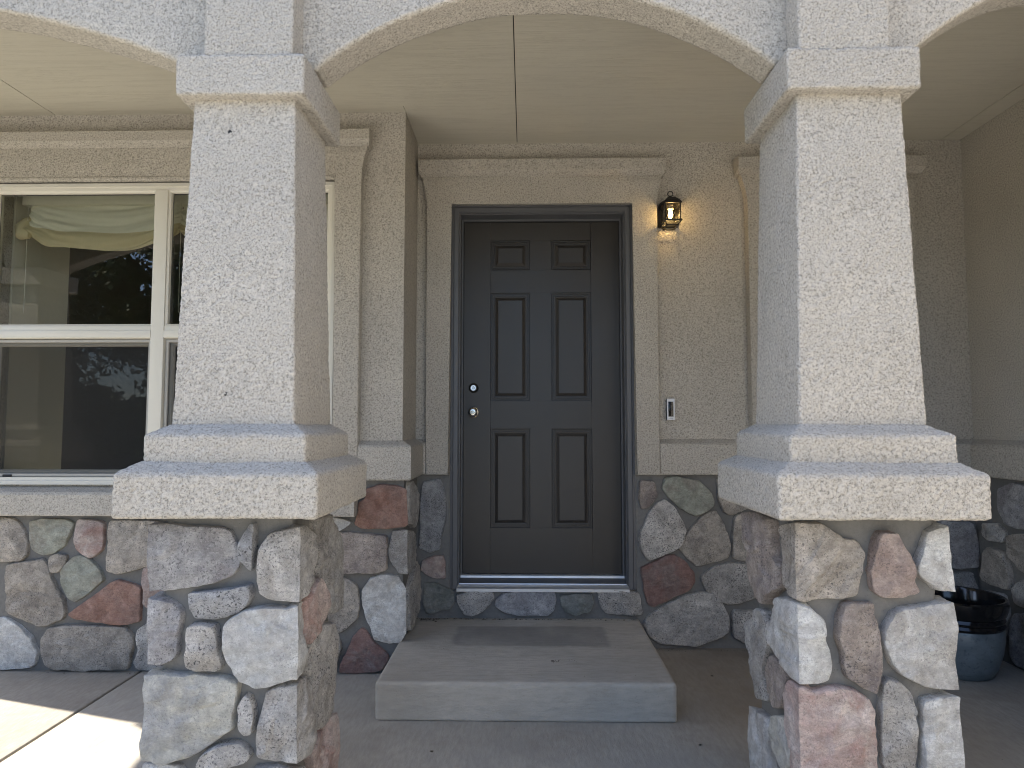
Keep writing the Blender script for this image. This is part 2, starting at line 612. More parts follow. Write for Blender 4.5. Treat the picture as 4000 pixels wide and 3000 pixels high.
# ---------------------------------------------------------------- rough stucco blocks
def grid_box(name, hx, hy, z0, z1, step, r, mat, top_scale=1.0, slope=0.0, slope_in=0.0, disp=1.0, seed=0):
    """block about the local z axis, rounded edges, dashed surface in real relief"""
    hz = (z1 - z0) / 2
    zc = (z0 + z1) / 2
    h = np.array([hx, hy, hz])
    N = np.maximum(np.ceil(2 * h / step).astype(int), 2)
    keys, quads = [], []
    stride = (N[1] + 1) * (N[2] + 1), (N[2] + 1), 1

    def key(i, j, k): return i * stride[0] + j * stride[1] + k
    for ax in range(3):
        a, b = [q for q in range(3) if q != ax]
        A, B = np.meshgrid(np.arange(N[a]), np.arange(N[b]), indexing='ij')
        A, B = A.ravel(), B.ravel()
        for side in (0, N[ax]):
            def kk(da, db):
                ijk = [None] * 3
                ijk[ax] = np.full(A.shape, side)
                ijk[a] = A + da
                ijk[b] = B + db
                return key(*ijk)
            q = np.stack([kk(0, 0), kk(1, 0), kk(1, 1), kk(0, 1)], 1)
            flip = (side == 0) ^ (ax == 1)
            quads.append(q[:, ::-1] if flip else q)
    quads = np.concatenate(quads)
    u, inv = np.unique(quads, return_inverse=True)
    quads = inv.reshape(quads.shape)
    I = np.stack([u // stride[0], (u % stride[0]) // stride[1], u % stride[1]], 1)
    P = (I / N * 2 - 1) * h
    inner = np.clip(P, -(h - r), h - r)
    d = P - inner
    nrm = d / np.linalg.norm(d, axis=1)[:, None]
    P = inner + nrm * r
    t = (P[:, 2] + hz) / (2 * hz)
    sca = 1 + (top_scale - 1) * t
    P[:, 0] *= sca
    P[:, 1] *= sca
    if slope:
        m = np.maximum(np.abs(P[:, 0]), np.abs(P[:, 1]))
        top = np.clip((P[:, 2] - (hz - 0.02)) / 0.02, 0, 1)
        P[:, 2] += slope * np.clip((hx - m) / (hx - slope_in), 0, 1) * top
    P[:, 2] += zc
    if disp:
        P += nrm * (stucco_height(P + seed * 3.7) * disp)[:, None]
    return mesh_np(name, P, quads, mat)


G = 0.0040
shaft_me = grid_box('shaft', 0.178, 0.178, CZ - 0.005, CZ + 0.975, G, 0.007, M['dash'], top_scale=0.152 / 0.178, seed=1)
block_me = grid_box('base_block', 0.228, 0.228, CZ - 0.135, CZ - 0.028, G, 0.009, M['dash'], slope=0.030, slope_in=0.178, seed=2)
slab_me = grid_box('base_slab', 0.279, 0.279, CZ - 0.252, CZ - 0.132, G, 0.010, M['dash'], slope=0.030, slope_in=0.228, seed=3)
cap_me = grid_box('capital', 0.191, 0.191, CZ + 0.966, CZ + 1.090, G, 0.009, M['dash'], seed=4)
core_me = grid_box('stone_pillar', 0.182, 0.182, 0.0, CZ - 0.250, 0.012, 0.01, M['mortar'], disp=1.2, seed=5)
pil_me = grid_box('pilaster', 0.131, 0.046, CZ + 1.086, CZ + 1.45, G, 0.006, M['dash'], seed=6)

# ---------------------------------------------------------------- field stones
# outlines in mm: kind of stone, then u, z, u, z ... along each face
PILLAR_LEFT=[('u',[-26,931,1,940,57,936,121,931,185,929,212,918,231,887,246,856,242,821,225,794,184,776,126,765,58,758,5,758,-21,784]),
('K',[271,934,285,936,290,883,288,839,281,808,269,816,251,843,246,861,254,892]),
('g',[322,905,349,921,421,934,477,925,538,876,535,805,530,759,460,730,420,727,362,728,330,739,309,750,304,808,305,852,313,883]),
('K',[112,749,167,754,239,765,282,774,285,750,276,719,245,693,219,682,164,677,124,679,113,723]),
('u',[-19,722,-3,740,17,744,36,729,63,722,87,701,90,679,80,626,77,582,64,564,33,551,-8,560,-20,630]),
('k',[115,661,151,666,187,659,193,640,196,596,206,557,200,539,182,533,146,539,114,552,108,582,114,617]),
('w',[263,702,326,713,380,709,412,716,434,719,461,667,460,596,452,527,402,519,358,506,309,499,273,509,245,531,226,566,216,609,215,649,228,675]),
('c',[-7,525,22,531,79,528,155,526,214,518,250,505,251,479,243,427,244,384,214,362,152,323,130,310,72,298,32,296,5,304,-8,412]),
('k',[273,473,289,468,297,445,302,419,298,376,280,373,260,384,261,427,258,447]),
('g',[331,484,358,495,420,504,502,496,572,418,576,346,556,309,486,282,411,300,362,299,318,307,312,342,316,393,323,445]),
('k',[148,297,166,319,196,336,232,349,263,345,286,324,291,311,278,296,247,289,198,268,163,254,147,263]),
('w',[-3,278,28,294,95,284,123,254,121,177,55,155,1,163]),
('g',[301,277,363,286,474,262,563,181,538,112,392,159,312,171]),
('k',[150,233,230,264,283,256,285,179,233,153,161,165]),
('t',[11,138,99,147,136,110,102,71,22,70]),
('u',[158,135,277,141,305,103,270,73,168,72]),
('c',[330,142,469,116,543,28,473,35,341,74]),
('g',[589,935,762,917,782,887,819,747,862,694,846,633,809,589,698,612,679,655,642,704,575,768,549,822,561,877,590,906]),
('p',[545,756,599,748,643,699,688,642,665,609,616,594,541,574,489,591,486,651,475,708,495,726]),
('k',[649,594,754,573,785,506,780,440,767,342,762,282,684,276,618,293,563,320,574,380,547,465,520,549,555,584]),
('p',[753,278,849,230,853,159,870,34,693,114,592,194,566,253,619,276])]
PILLAR_RIGHT=[('t',[-98,922,-49,940,21,950,65,946,90,928,129,906,164,898,181,885,187,863,179,815,164,754,124,745,72,741,24,734,-39,744,-96,752,-111,813,-102,884]),
('P',[199,819,212,885,226,918,270,924,286,885,311,842,314,820,311,792,327,764,290,748,225,746,203,763]),
('w',[358,929,411,947,436,934,447,881,450,838,443,782,408,758,378,768,344,794,327,816,322,837,343,881]),
('w',[-148,712,-18,727,36,715,68,689,73,637,85,599,88,556,85,522,57,517,5,517,-42,518,-135,530,-211,552,-249,593,-204,654]),
('b',[128,728,207,733,206,694,217,642,217,587,207,552,201,495,169,505,127,535,119,577,116,607,104,642,110,689]),
('w',[258,707,298,720,403,740,432,712,434,665,436,601,431,537,414,499,367,507,316,523,270,549,245,578,231,621,232,655]),
('p',[-104,450,-66,503,9,508,30,498,74,502,109,505,152,497,185,476,195,442,199,366,203,299,195,248,109,239,23,238,-61,227,-77,328,-109,381]),
('g',[221,518,239,531,269,523,294,498,305,455,310,409,307,325,303,283,247,261,218,307,218,366,214,442]),
('w',[327,473,349,481,401,488,431,482,438,440,437,376,432,301,422,259,324,258,319,367,325,418]),
('k',[36,217,109,222,194,219,201,157,127,135,42,147]),
('t',[229,236,306,245,421,238,426,159,319,141,235,157]),
('u',[46,126,148,119,169,90,53,84]),
('r',[204,128,319,125,395,134,394,93,207,90]),
('b',[-392,912,-298,938,-199,931,-189,879,-186,822,-142,807,-134,743,-215,695,-244,663,-331,660,-375,696,-419,750,-449,809,-428,872]),
('g',[-341,627,-274,635,-240,615,-224,547,-255,488,-273,433,-235,375,-352,338,-383,444,-394,518]),
('b',[-226,518,-148,525,-89,506,-110,448,-125,401,-209,371,-261,403,-279,451]),
('w',[-394,280,-295,306,-241,291,-259,220,-250,153,-392,71,-409,175]),
('c',[-225,336,-133,373,-93,343,-86,280,-93,254,-168,213,-218,240,-235,279])]
WALL_LEFT=[('t',[-2721,753,-2631,755,-2581,751,-2539,727,-2504,683,-2489,627,-2490,564,-2514,540,-2620,535,-2711,539]),
('n',[-2490,731,-2424,746,-2301,744,-2263,724,-2273,668,-2304,612,-2351,576,-2408,568,-2458,584,-2484,643]),
('p',[-2244,740,-2137,740,-2104,725,-2101,653,-2107,597,-2139,565,-2163,555,-2212,569,-2242,597,-2249,660]),
('t',[-2080,737,-1974,741,-1843,737,-1768,686,-1764,567,-1860,523,-1940,495,-2029,474,-2079,490,-2081,542,-2078,645]),
('t',[-2343,576,-2286,568,-2288,525,-2331,481,-2364,477,-2382,524,-2375,560]),
('t',[-2586,516,-2497,532,-2416,544,-2386,524,-2363,461,-2328,398,-2293,351,-2282,288,-2297,256,-2369,224,-2418,220,-2484,247,-2559,278,-2580,302,-2593,444]),
('n',[-2292,525,-2245,565,-2212,565,-2162,541,-2119,494,-2097,446,-2125,423,-2188,367,-2243,335,-2277,359,-2311,422,-2315,477]),
('r',[-2266,280,-2202,327,-2123,383,-2052,439,-2020,448,-1946,423,-1913,408,-1905,305,-1907,247,-1972,234,-2036,232,-2150,245,-2240,260]),
('p',[-1900,503,-1860,519,-1738,527,-1716,338,-1877,313,-1894,337,-1888,400,-1902,447]),
('w',[-2712,238,-2607,258,-2566,251,-2507,216,-2447,161,-2420,98,-2422,44,-2441,20,-2514,12,-2692,7]),
('t',[-2395,161,-2360,209,-2279,225,-2117,222,-1987,219,-1945,180,-1936,141,-1950,86,-1964,16,-2069,15,-2206,6,-2311,13,-2369,36,-2387,83]),
('k',[-1922,203,-1875,235,-1729,236,-1694,135,-1722,10,-1867,9,-1915,16,-1931,47,-1910,102,-1925,164]),
('r',[-792,896,-732,914,-635,913,-594,896,-585,800,-575,736,-605,713,-713,703,-810,703,-850,724,-835,776,-823,832,-795,848]),
('w',[-980,760,-931,758,-866,736,-874,720,-926,688,-978,680]),
('b',[-986,676,-858,685,-688,669,-684,587,-687,500,-758,484,-983,487]),
('g',[-657,693,-582,697,-388,658,-300,559,-379,490,-547,480,-630,485,-655,524,-680,587,-668,650]),
('t',[-983,459,-886,460,-830,421,-821,343,-827,265,-875,218,-914,194,-978,201]),
('w',[-805,405,-766,460,-694,480,-630,469,-598,430,-563,354,-557,242,-588,196,-611,149,-667,149,-746,164,-759,218,-788,280,-804,335]),
('d',[-885,93,-850,171,-811,218,-787,210,-738,141,-674,95,-674,64,-705,17,-800,-13,-871,-11,-911,8,-904,55]),
('g',[-993,162,-922,163,-905,124,-920,70,-943,31,-991,23]),
('g',[-650,95,-595,119,-502,67,-546,35,-625,3,-681,-2,-669,41]),
('g',[-511,925,-325,918,-181,786,-232,695,-364,676,-480,714]),
('k',[-352,459,-264,483,-160,409,-185,239,-337,170,-480,180,-500,386])]
WALL_BACK=[('K',[-576,893,-477,916,-450,858,-440,751,-440,707,-466,609,-470,538,-528,507,-591,538,-583,626,-584,751]),
('p',[-577,467,-510,490,-456,494,-443,450,-442,371,-491,371,-545,384,-577,415]),
('N',[-563,344,-491,345,-402,301,-392,240,-419,205,-472,196,-543,178,-562,239]),
('k',[-379,284,-312,302,-188,302,-170,276,-183,241,-232,197,-294,171,-339,175,-375,232]),
('u',[-161,259,-117,294,-37,303,97,311,154,300,167,261,154,200,123,175,-37,174,-117,189,-170,224]),
('N',[185,278,274,292,362,292,371,244,353,192,273,181,211,200,189,243]),
('k',[393,314,469,314,618,298,631,246,639,181,529,179,441,184,406,218,397,271]),
('b',[630,909,715,904,727,833,686,763,637,749,624,807]),
('n',[772,922,843,934,949,909,1015,852,1038,781,1004,741,924,717,849,759,788,816,753,869]),
('k',[636,630,677,727,731,789,766,803,819,763,871,675,879,631,851,552,771,508,691,481,669,481,630,534,626,586]),
('t',[837,543,900,631,973,719,1044,746,1074,702,1112,614,1124,553,1110,492,1030,465,933,443,889,482]),
('d',[632,429,686,455,775,499,819,499,871,469,914,412,922,360,904,317,816,281,753,246,700,220,665,237,649,315]),
('k',[958,386,1029,439,1109,461,1206,457,1257,388,1272,284,1184,249,1104,235,1035,265,983,317]),
('g',[646,133,673,177,762,229,860,282,957,304,1027,291,1070,248,1103,179,1102,93,1048,58,934,14,812,22,724,26,672,73]),
('k',[1126,205,1253,206,1322,197,1327,25,1179,33,1127,67]),
('t',[1056,914,1078,918,1215,914,1302,826,1212,755,1123,720,1088,737,1063,808]),
('t',[1149,711,1256,742,1370,720,1373,475,1140,479,1133,588]),
('g',[1387,703,1564,756,1649,634,1609,476,1434,484,1392,563]),
('r',[1322,914,1481,919,1531,826,1406,747,1318,782]),
('t',[1293,431,1486,458,1553,354,1516,250,1323,241,1282,336]),
('w',[1375,198,1549,207,1599,113,1544,27,1388,26]),
('g',[1657,906,1877,915,1916,757,1825,652,1685,669,1618,791]),
('k',[1692,607,1867,617,1924,495,1842,390,1695,407,1645,503]),
('p',[1606,355,1798,356,1847,252,1774,148,1635,165]),
('t',[1643,122,1895,132,1962,64,1891,25,1666,23]),
('n',[1955,898,2184,907,2213,758,2122,653,1983,687]),
('t',[1955,617,2138,626,2186,513,2112,400,1992,426]),
('g',[1893,347,2076,366,2159,254,2069,167,1923,184]),
('u',[2262,889,2445,890,2463,793,2421,723,2282,732,2249,793]),
('u',[2254,697,2428,688,2463,584,2453,445,2340,436,2236,462]),
('g',[2199,401,2425,419,2447,324,2417,221,2227,211,2187,306]),
('t',[2121,168,2329,177,2413,118,2392,28,2151,26])]
WALL_RIGHT=[('u',[3538,880,3408,933,3292,904,3259,784,3304,716,3401,697,3490,712,3521,766]),
('g',[3654,688,3549,704,3495,671,3508,611,3616,605,3658,628]),
('t',[3651,543,3605,577,3511,561,3470,480,3471,383,3546,381,3667,386]),
('t',[3488,647,3356,685,3238,635,3246,513,3381,491,3477,551]),
('g',[3452,404,3370,462,3249,467,3246,363,3350,320,3447,317]),
('u',[3461,265,3351,304,3240,305,3255,61,3359,9,3466,17,3508,67]),
('g',[3670,335,3524,346,3495,264,3539,121,3648,104,3685,212])]


rng = np.random.RandomState(11)


def chaikin(p, k=0.22):
    q = np.roll(p, -1, 0)
    return np.stack([p * (1 - k) + q * k, p * k + q * (1 - k)], 1).reshape(-1, 2)


def stone_mesh(flat, mapper, mat, D=0.030, res=0.011, cuts=()):
    p = np.array(flat, float).reshape(-1, 2) / 1000.0
    p = chaikin(p, 0.10)
    p = p.mean(0) + (p - p.mean(0)) * 1.025
    # even steps round the outline, then a chipped line
    seg = np.roll(p, -1, 0) - p
    L = np.linalg.norm(seg, axis=1)
    n = max(28, int(L.sum() / res))
    cum = np.concatenate([[0], np.cumsum(L)])
    s = np.linspace(0, cum[-1], n, endpoint=False)
    k = np.searchsorted(cum, s, side='right') - 1
    o = p[k] + seg[k] * ((s - cum[k]) / np.maximum(L[k], 1e-9))[:, None]
    sd = rng.randint(1, 9999)
    c = o.mean(0)
    o3 = np.c_[o, np.full(len(o), sd * 0.37)]
    d = o - c
    R = np.linalg.norm(d, axis=1)
    o = o + d / R[:, None] * ((vnoise(o3, 60, sd) - 0.5) * 0.005 + (vnoise(o3, 22, sd + 1) - 0.5) * 0.008)[:, None]
    d = o - c
    Rm = np.linalg.norm(d, axis=1).mean()
    rim = [1.0, 0.996, 0.988, 0.972, 0.945]
    rim_h = [-0.35, 0.50, 0.82, 0.95, 0.98]
    inner = list(np.linspace(0.83, 0.08, max(6, int(Rm / res * 0.75))))
    S = rim + inner
    HH = rim_h + [0.98 + 0.02 * (1 - q / 0.83) for q in inner]
    bm = bmesh.new()
    prev = None
    lay = bm.verts.layers.float.new('h')
    for q, hh in zip(S, HH):
        ring = []
        for i in range(n):
            v = bm.verts.new((c[0] + d[i, 0] * q, c[1] + d[i, 1] * q, 0))
            v[lay] = hh
            ring.append(v)
        if prev:
            for i in range(n):
                bm.faces.new((prev[i], prev[(i + 1) % n], ring[(i + 1) % n], ring[i]))
        prev = ring
    v = bm.verts.new((c[0], c[1], 0))
    v[lay] = 1.0
    for i in range(n):
        bm.faces.new((prev[i], prev[(i + 1) % n], v))
    for cu in cuts:
        if o[:, 0].min() < cu - 0.01 and o[:, 0].max() > cu + 0.01:
            bmesh.ops.bisect_plane(bm, geom=bm.verts[:] + bm.edges[:] + bm.faces[:], plane_co=(cu, 0, 0), plane_no=(1, 0, 0), dist=1e-6)
    bm.verts.ensure_lookup_table()
    uv = np.array([(v.co.x, v.co.y) for v in bm.verts])
    hv = np.array([v[lay] for v in bm.verts])
    q3 = np.c_[uv, np.full(len(uv), sd * 0.37)]
    # flat broken faces: the lowest of a few tilted planes
    facet = np.full(len(uv), 1.25)
    rel = (uv - c) / Rm
    for _ in range(rng.randint(4, 8)):
        a = rng.uniform(0, 2 * math.pi)
        off = rng.uniform(1.0, 1.2)
        sl = rng.uniform(0.08, 0.55)
        facet = np.minimum(facet, off - sl * np.maximum(rel @ np.array([math.cos(a), math.sin(a)]) + rng.uniform(-0.5, 0.1), -0.5))
    lift = np.clip(hv, -0.35, 1) * np.where(hv > 0, np.clip(facet, 0.55, 1.25), 1)
    ridge = np.abs(vnoise(q3 * np.array([1, 1.6, 1]), 16, sd + 2) - 0.5)
    ang = rng.uniform(0, math.pi)
    ca, sa = math.cos(ang), math.sin(ang)
    qr = np.c_[uv[:, 0] * ca + uv[:, 1] * sa, (uv[:, 1] * ca - uv[:, 0] * sa) * 0.45, q3[:, 2]]
    lv = vnoise(qr, 15, sd + 5) * 3.2 + vnoise(qr, 38, sd + 6) * 0.5
    fl = np.floor(lv)
    terr = fl + np.clip((lv - fl) * 5.0, 0, 1)          # split layers with short steep breaks
    rough = (vnoise(q3, 30, sd + 3) - 0.5) * 0.005 + (vnoise(q3, 80, sd + 4) - 0.5) * 0.004 + (0.16 - ridge) * 0.016 + (terr - 1.8) * (0.0075 if res < 0.008 else 0.0045)
    edge = rng.uniform(0.78, 1.05) + (vnoise(q3, 12, sd + 8) - 0.5) * 0.30
    for cu in cuts:
        rough = rough * (0.25 + 0.75 * np.clip(np.abs(uv[:, 0] - cu) / 0.04, 0, 1))
        lift = np.where(hv > 0.8, lift + (edge - lift) * 0.8 * np.clip(1 - np.abs(uv[:, 0] - cu) / 0.03, 0, 1), lift)
    h = D * lift + rough * np.clip(hv * 1.4, 0, 1)
    X = mapper(uv[:, 0], uv[:, 1], h)
    for v, x in zip(bm.verts, X):
        v.co = x
    bmesh.ops.triangulate(bm, faces=[f for f in bm.faces if len(f.verts) > 4])
    return bm_mesh('stone', bm, mat, smooth=True, sharp=32)


def pillar_map(xc, yc, hm):
    """u runs round the pillar from its front left edge (face half-width hf), h out of the mortar"""
    hf = 0.207
    W = 2 * hf

    def f(u, z, h):
        side = np.floor(u / W).astype(int)
        t = u - side * W                      # 0..W along that side
        a = t - hf                            # -hf..hf
        out = hm + h
        # spread towards the edges so that the two faces meet in a square arris
        a = a * np.where(np.abs(a) > hf - 0.05, 1 + ((out - hf) / hf) * np.clip((np.abs(a) - hf + 0.05) / 0.05, 0, 1), 1)
        X = np.zeros((len(u), 3))
        for s in range(-2, 4):
            m = side == s
            k = s % 4
            if k == 0: px, py = a, -out
            elif k == 1: px, py = out, a
            elif k == 2: px, py = -a, out
            else: px, py = -out, -a
            X[m, 0] = (xc + px)[m]
            X[m, 1] = (yc + py)[m]
        X[:, 2] = z
        return X
    return f


YC = 2.067
COLS = []
specs = [(-0.838, PILLAR_LEFT, 'tapered stucco porch column on a stone pillar, standing left of the door, two small holes in its front'),
         (0.947, PILLAR_RIGHT, 'tapered stucco porch column on a stone pillar, standing right of the door near the plant pot')]
CUTS = [-0.414, 0.0, 0.414, 0.828, 1.242]
for ci, (xc, stones, lab) in enumerate(specs):
    root = thing('porch_column', (xc, YC, 0), lab, 'column', 'tapered columns along the porch front')
    here = (xc, YC, 0)
    for nm, me, rz in (('shaft', shaft_me, ci), ('base_block', block_me, ci), ('base_slab', slab_me, ci), ('capital', cap_me, ci)):
        o = base_obj(nm, me, root, here)
        o.rotation_euler.z = rz * math.pi
    core = base_obj('stone_pillar', core_me, root, here)
    mp = pillar_map(xc, YC, 0.182)
    free = []
    for t, q in stones:
        lo_, hi_ = min(q[0::2]), max(q[0::2])
        if ci == 0 and lo_ < 15: q = [v - 60 if i % 2 == 0 and v < 25 else v for i, v in enumerate(q)]
        if ci == 0 and 420 < hi_ < 500: q = [v + 35 if i % 2 == 0 and v > 425 else v for i, v in enumerate(q)]
        if ci == 1 and hi_ > 385: q = [v + 70 if i % 2 == 0 and v > 385 else v for i, v in enumerate(q)]
        if ci == 1 and lo_ < -385: q = [v - 60 if i % 2 == 0 and v < -385 else v for i, v in enumerate(q)]
        if ci == 0 and hi_ > 800: q = [v + 60 if i % 2 == 0 and v > 790 else v for i, v in enumerate(q)]
        me = stone_mesh(q, mp, ST[t], D=0.028 + 0.009 * rng.rand(), res=0.0075, cuts=CUTS)
        base_obj('stone', me, core)
        us = q[0::2]
        if 0 <= min(us) and max(us) <= 414 and max(us) - min(us) > 60:
            free.append((t, q))
    # the sides turned away from the photograph
    away = [i for i in (range(2, 4) if ci == 0 else range(1, 3))]
    for sd in away:
        for t, q in free:
            z = q[1::2]
            qq = []
            for k in range(0, len(q), 2):
                qq += [414 - q[k] + sd * 414 if sd == 3 else q[k] + sd * 414, q[k + 1]]
            if sd == 3: qq = [v for k in range(len(qq) - 2, -1, -2) for v in qq[k:k + 2]]
            if sd == 3: qq = [v - 4 * 414 if k % 2 == 0 else v for k, v in enumerate(qq)]
            if min(qq[0::2]) < sd * 414 + 45 and sd == 2 and ci == 0: continue
            base_obj('stone', stone_mesh(qq, mp, ST[rng.choice(list('tgkwub'))], res=0.016), core)
    if ci == 0:
        for px, pz, py in ((-0.878, 0.870, 1.9165), (-0.861, 0.089, 1.8965)):
            lathe('screw_hole', [(0.0, 0.004), (0.005, 0.0045), (0.0068, 0.003), (0.007, -0.004)], M['gasket'], 12, 'Y', (px, py, CZ + pz), root)
    COLS.append(root)
corner = copy_tree(COLS[0])
corner.location = (-3.53, YC, 0)
tag(corner, 'tapered stucco porch column at the far left corner, seen mirrored in the window', 'column')
OFF[corner] = Vector((-3.53, YC, 0))
for ch in list(corner.children):
    if ch.name.startswith('screw_hole'): bpy.data.objects.remove(ch)

# ---------------------------------------------------------------- the house
house = thing('house', (-0.5, 3.35, 0), 'beige stucco house front with field stone base, arched porch, dark door and white window', 'house')
CEIL = CZ + 1.62
TOP = CEIL + 0.6
YL, YB, XR, XA = 3.35, 3.75, 2.48, -0.62      # left wall face, alcove face, right wall face, alcove side
XL = -3.55                                    # left end of the house


def multi(name, boxes, mat, parent, bev=0.0):
    bm = bmesh.new()
    for b_ in boxes: add_box(bm, *b_, bev=bev)
    return base_obj(name, bm_mesh(name, bm, mat, smooth=bev > 0), parent)


WX0, WX1, WZ0, WZ1 = -2.79, -0.968, CZ - 0.30, CZ + 1.247      # left window opening
multi('wall', [(XL, WX0, YL, YL + 0.16, 0, TOP), (WX1, XA, YL, YL + 0.16, 0, TOP),
               (WX0, WX1, YL, YL + 0.16, 0, WZ0), (WX0, WX1, YL, YL + 0.16, WZ1, TOP),
               (XA - 0.16, XA, YL + 0.16, YB + 0.16, 0, TOP)], M['stucco'], house)
DX0, DX1, DZ1 = -0.427, 0.614, CZ + 1.262                      # rough door opening
SX0, SX1, SZ0, SZ1 = 1.38, 2.04, CZ + 0.02, CZ + 1.24          # right window opening
multi('wall', [(XA - 0.1, DX0, YB, YB + 0.16, 0, TOP), (DX0, DX1, YB, YB + 0.16, DZ1, TOP),
               (DX0, DX1, YB, YB + 0.16, 0, CZ - 0.912), (DX1, SX0, YB, YB + 0.16, 0, TOP),
               (SX0, SX1, YB, YB + 0.16, 0, SZ0), (SX0, SX1, YB, YB + 0.16, SZ1, TOP),
               (SX1, XR, YB, YB + 0.16, 0, TOP)], M['stucco'], house)
multi('wall', [(XR, XR + 0.2, -3.2, YB + 0.16, -0.16, TOP)], M['stucco'], house)
multi('wall', [(XL, XL + 0.16, YL + 0.16, 3.98, -0.16, TOP), (XL, XL + 0.16, 4.70, 11, -0.16, TOP), (XL, XL + 0.16, 3.98, 4.70, -0.16, 0.95), (XL, XL + 0.16, 3.98, 4.70, 2.2, TOP), (XL, 9.5, 10.84, 11.0, -0.16, TOP),
               (9.3, 9.5, -3.2, 10.84, -0.16, TOP), (XR + 0.2, 9.3, -3.2, -3.04, -0.16, TOP)], M['stucco'], house)  # gap in the left side wall: unseen opening added to light the room

# roof over everything
bm = bmesh.new()
e = 0.45
z0, z1 = TOP + 0.002, TOP + 2.1


def hip(bm, x0, x1, y0, y1, z0, z1, lo=0.12):
    m = min(x1 - x0, y1 - y0) / 2
    if x1 - x0 > y1 - y0: r = [(x0 + m, (y0 + y1) / 2), (x1 - m, (y0 + y1) / 2)]
    else: r = [((x0 + x1) / 2, y0 + m), ((x0 + x1) / 2, y1 - m)]
    b0 = [bm.verts.new((x, y, z0)) for x, y in ((x0, y0), (x1, y0), (x1, y1), (x0, y1))]
    b1 = [bm.verts.new((x, y, z0 + lo)) for x, y in ((x0, y0), (x1, y0), (x1, y1), (x0, y1))]
    t = [bm.verts.new((x, y, z1)) for x, y in r]
    bm.faces.new(b0[::-1])
    for i in range(4): bm.faces.new((b0[i], b0[(i + 1) % 4], b1[(i + 1) % 4], b1[i]))
    if x1 - x0 > y1 - y0:
        for f in ((b1[0], b1[1], t[1], t[0]), (b1[1], b1[2], t[1]), (b1[2], b1[3], t[0], t[1]), (b1[3], b1[0], t[0])): bm.faces.new(f)
    else:
        for f in ((b1[0], b1[1], t[0]), (b1[1], b1[2], t[1], t[0]), (b1[2], b1[3], t[1]), (b1[3], b1[0], t[0], t[1])): bm.faces.new(f)


hip(bm, XL - 0.3, 9.8, 1.87, 11.3, TOP + 0.002, TOP + 2.2)
hip(bm, XR - 0.25, 9.85, -3.5, 5.0, TOP + 0.03, TOP + 2.0)
base_obj('roof', bm_mesh('roof', bm, M['roof']), house)

# ---------------------------------------------------------------- arcade wall with three arches
YA0, YA1 = 1.972, 2.102


def arch_z(x):
    z = np.full(x.shape, 1.095)
    m = (x > -0.640) & (x < 0.752)
    z[m] = 0.217 + np.sqrt(1.123 ** 2 - (x[m] - 0.056) ** 2)
    m = (x < -1.030) & (x > -3.33)
    z[m] = -1.505 + np.sqrt(2.85 ** 2 - (x[m] + 2.18) ** 2)
    m = (x > 1.140) & (x < 2.15)
    z[m] = 1.345 - (x[m] - 1.64) ** 2
    return np.maximum(z, 1.085) + CZ


def arch_sheet(xs, rows_up, name, parent, fine):
    r = 0.014
    prof = [(YA0, u) for u in np.linspace(rows_up, r, max(3, int(rows_up / fine)))]
    prof += [(YA0 + r - r * math.cos(a), r - r * math.sin(a)) for a in np.linspace(0.2, math.pi / 2, 5)]
    prof += [(y, 0.0) for y in np.linspace(YA0 + r, YA1 - r, max(3, int(0.1 / fine)))[1:]]
    prof += [(YA1 - r + r * math.sin(a), r - r * math.cos(a)) for a in np.linspace(0.25, math.pi / 2, 5)]
    prof += [(YA1, u) for u in np.linspace(r, rows_up, 8)[1:]]
    prof = np.array(prof)
    za = arch_z(xs)
    nx, npf = len(xs), len(prof)
    P = np.zeros((nx, npf, 3))
    P[:, :, 0] = xs[:, None]
    P[:, :, 1] = prof[None, :, 0]
    lift = prof[None, :, 1]
    top = CZ + 1.46
    frac = lift / rows_up
    P[:, :, 2] = za[:, None] * (1 - frac) + top * frac
    gx = np.gradient(P, axis=0)
    gp = np.gradient(P, axis=1)
    nn = np.cross(gp, gx)
    nn /= np.maximum(np.linalg.norm(nn, axis=2), 1e-9)[:, :, None]
    fl = P.reshape(-1, 3)
    P = fl + nn.reshape(-1, 3) * stucco_height(fl + 1.3)[:, None]
    i, j = np.meshgrid(np.arange(nx - 1), np.arange(npf - 1), indexing='ij')
    a = (i * npf + j).ravel()
    quads = np.stack([a, a + 1, a + npf + 1, a + npf], 1)
    return base_obj(name, mesh_np(name, P, quads, M['dash']), parent)


xs = np.unique(np.concatenate([np.linspace(-3.60, -1.85, 120), np.arange(-1.85, 1.60, 0.0046), np.linspace(1.60, XR + 0.02, 60)]))
arcade = arch_sheet(xs, 0.26, 'arch_wall', house, 0.0055)
box('arch_wall', -3.60, XR + 0.02, YA0, YA1, CZ + 1.46, TOP, M['stucco'], house)
box('arch_wall', 2.15, XR, YA0 + 0.003, YA1 - 0.003, 0, CZ + 1.2, M['stucco'], house)
for xc in (-0.817, 0.926, -3.53):
    o = base_obj('pilaster', pil_me, house, (xc, 1.930, 0))
    box('pilaster', xc - 0.131, xc + 0.131, 1.884, YA0, CZ + 1.452, TOP, M['stucco'], house)
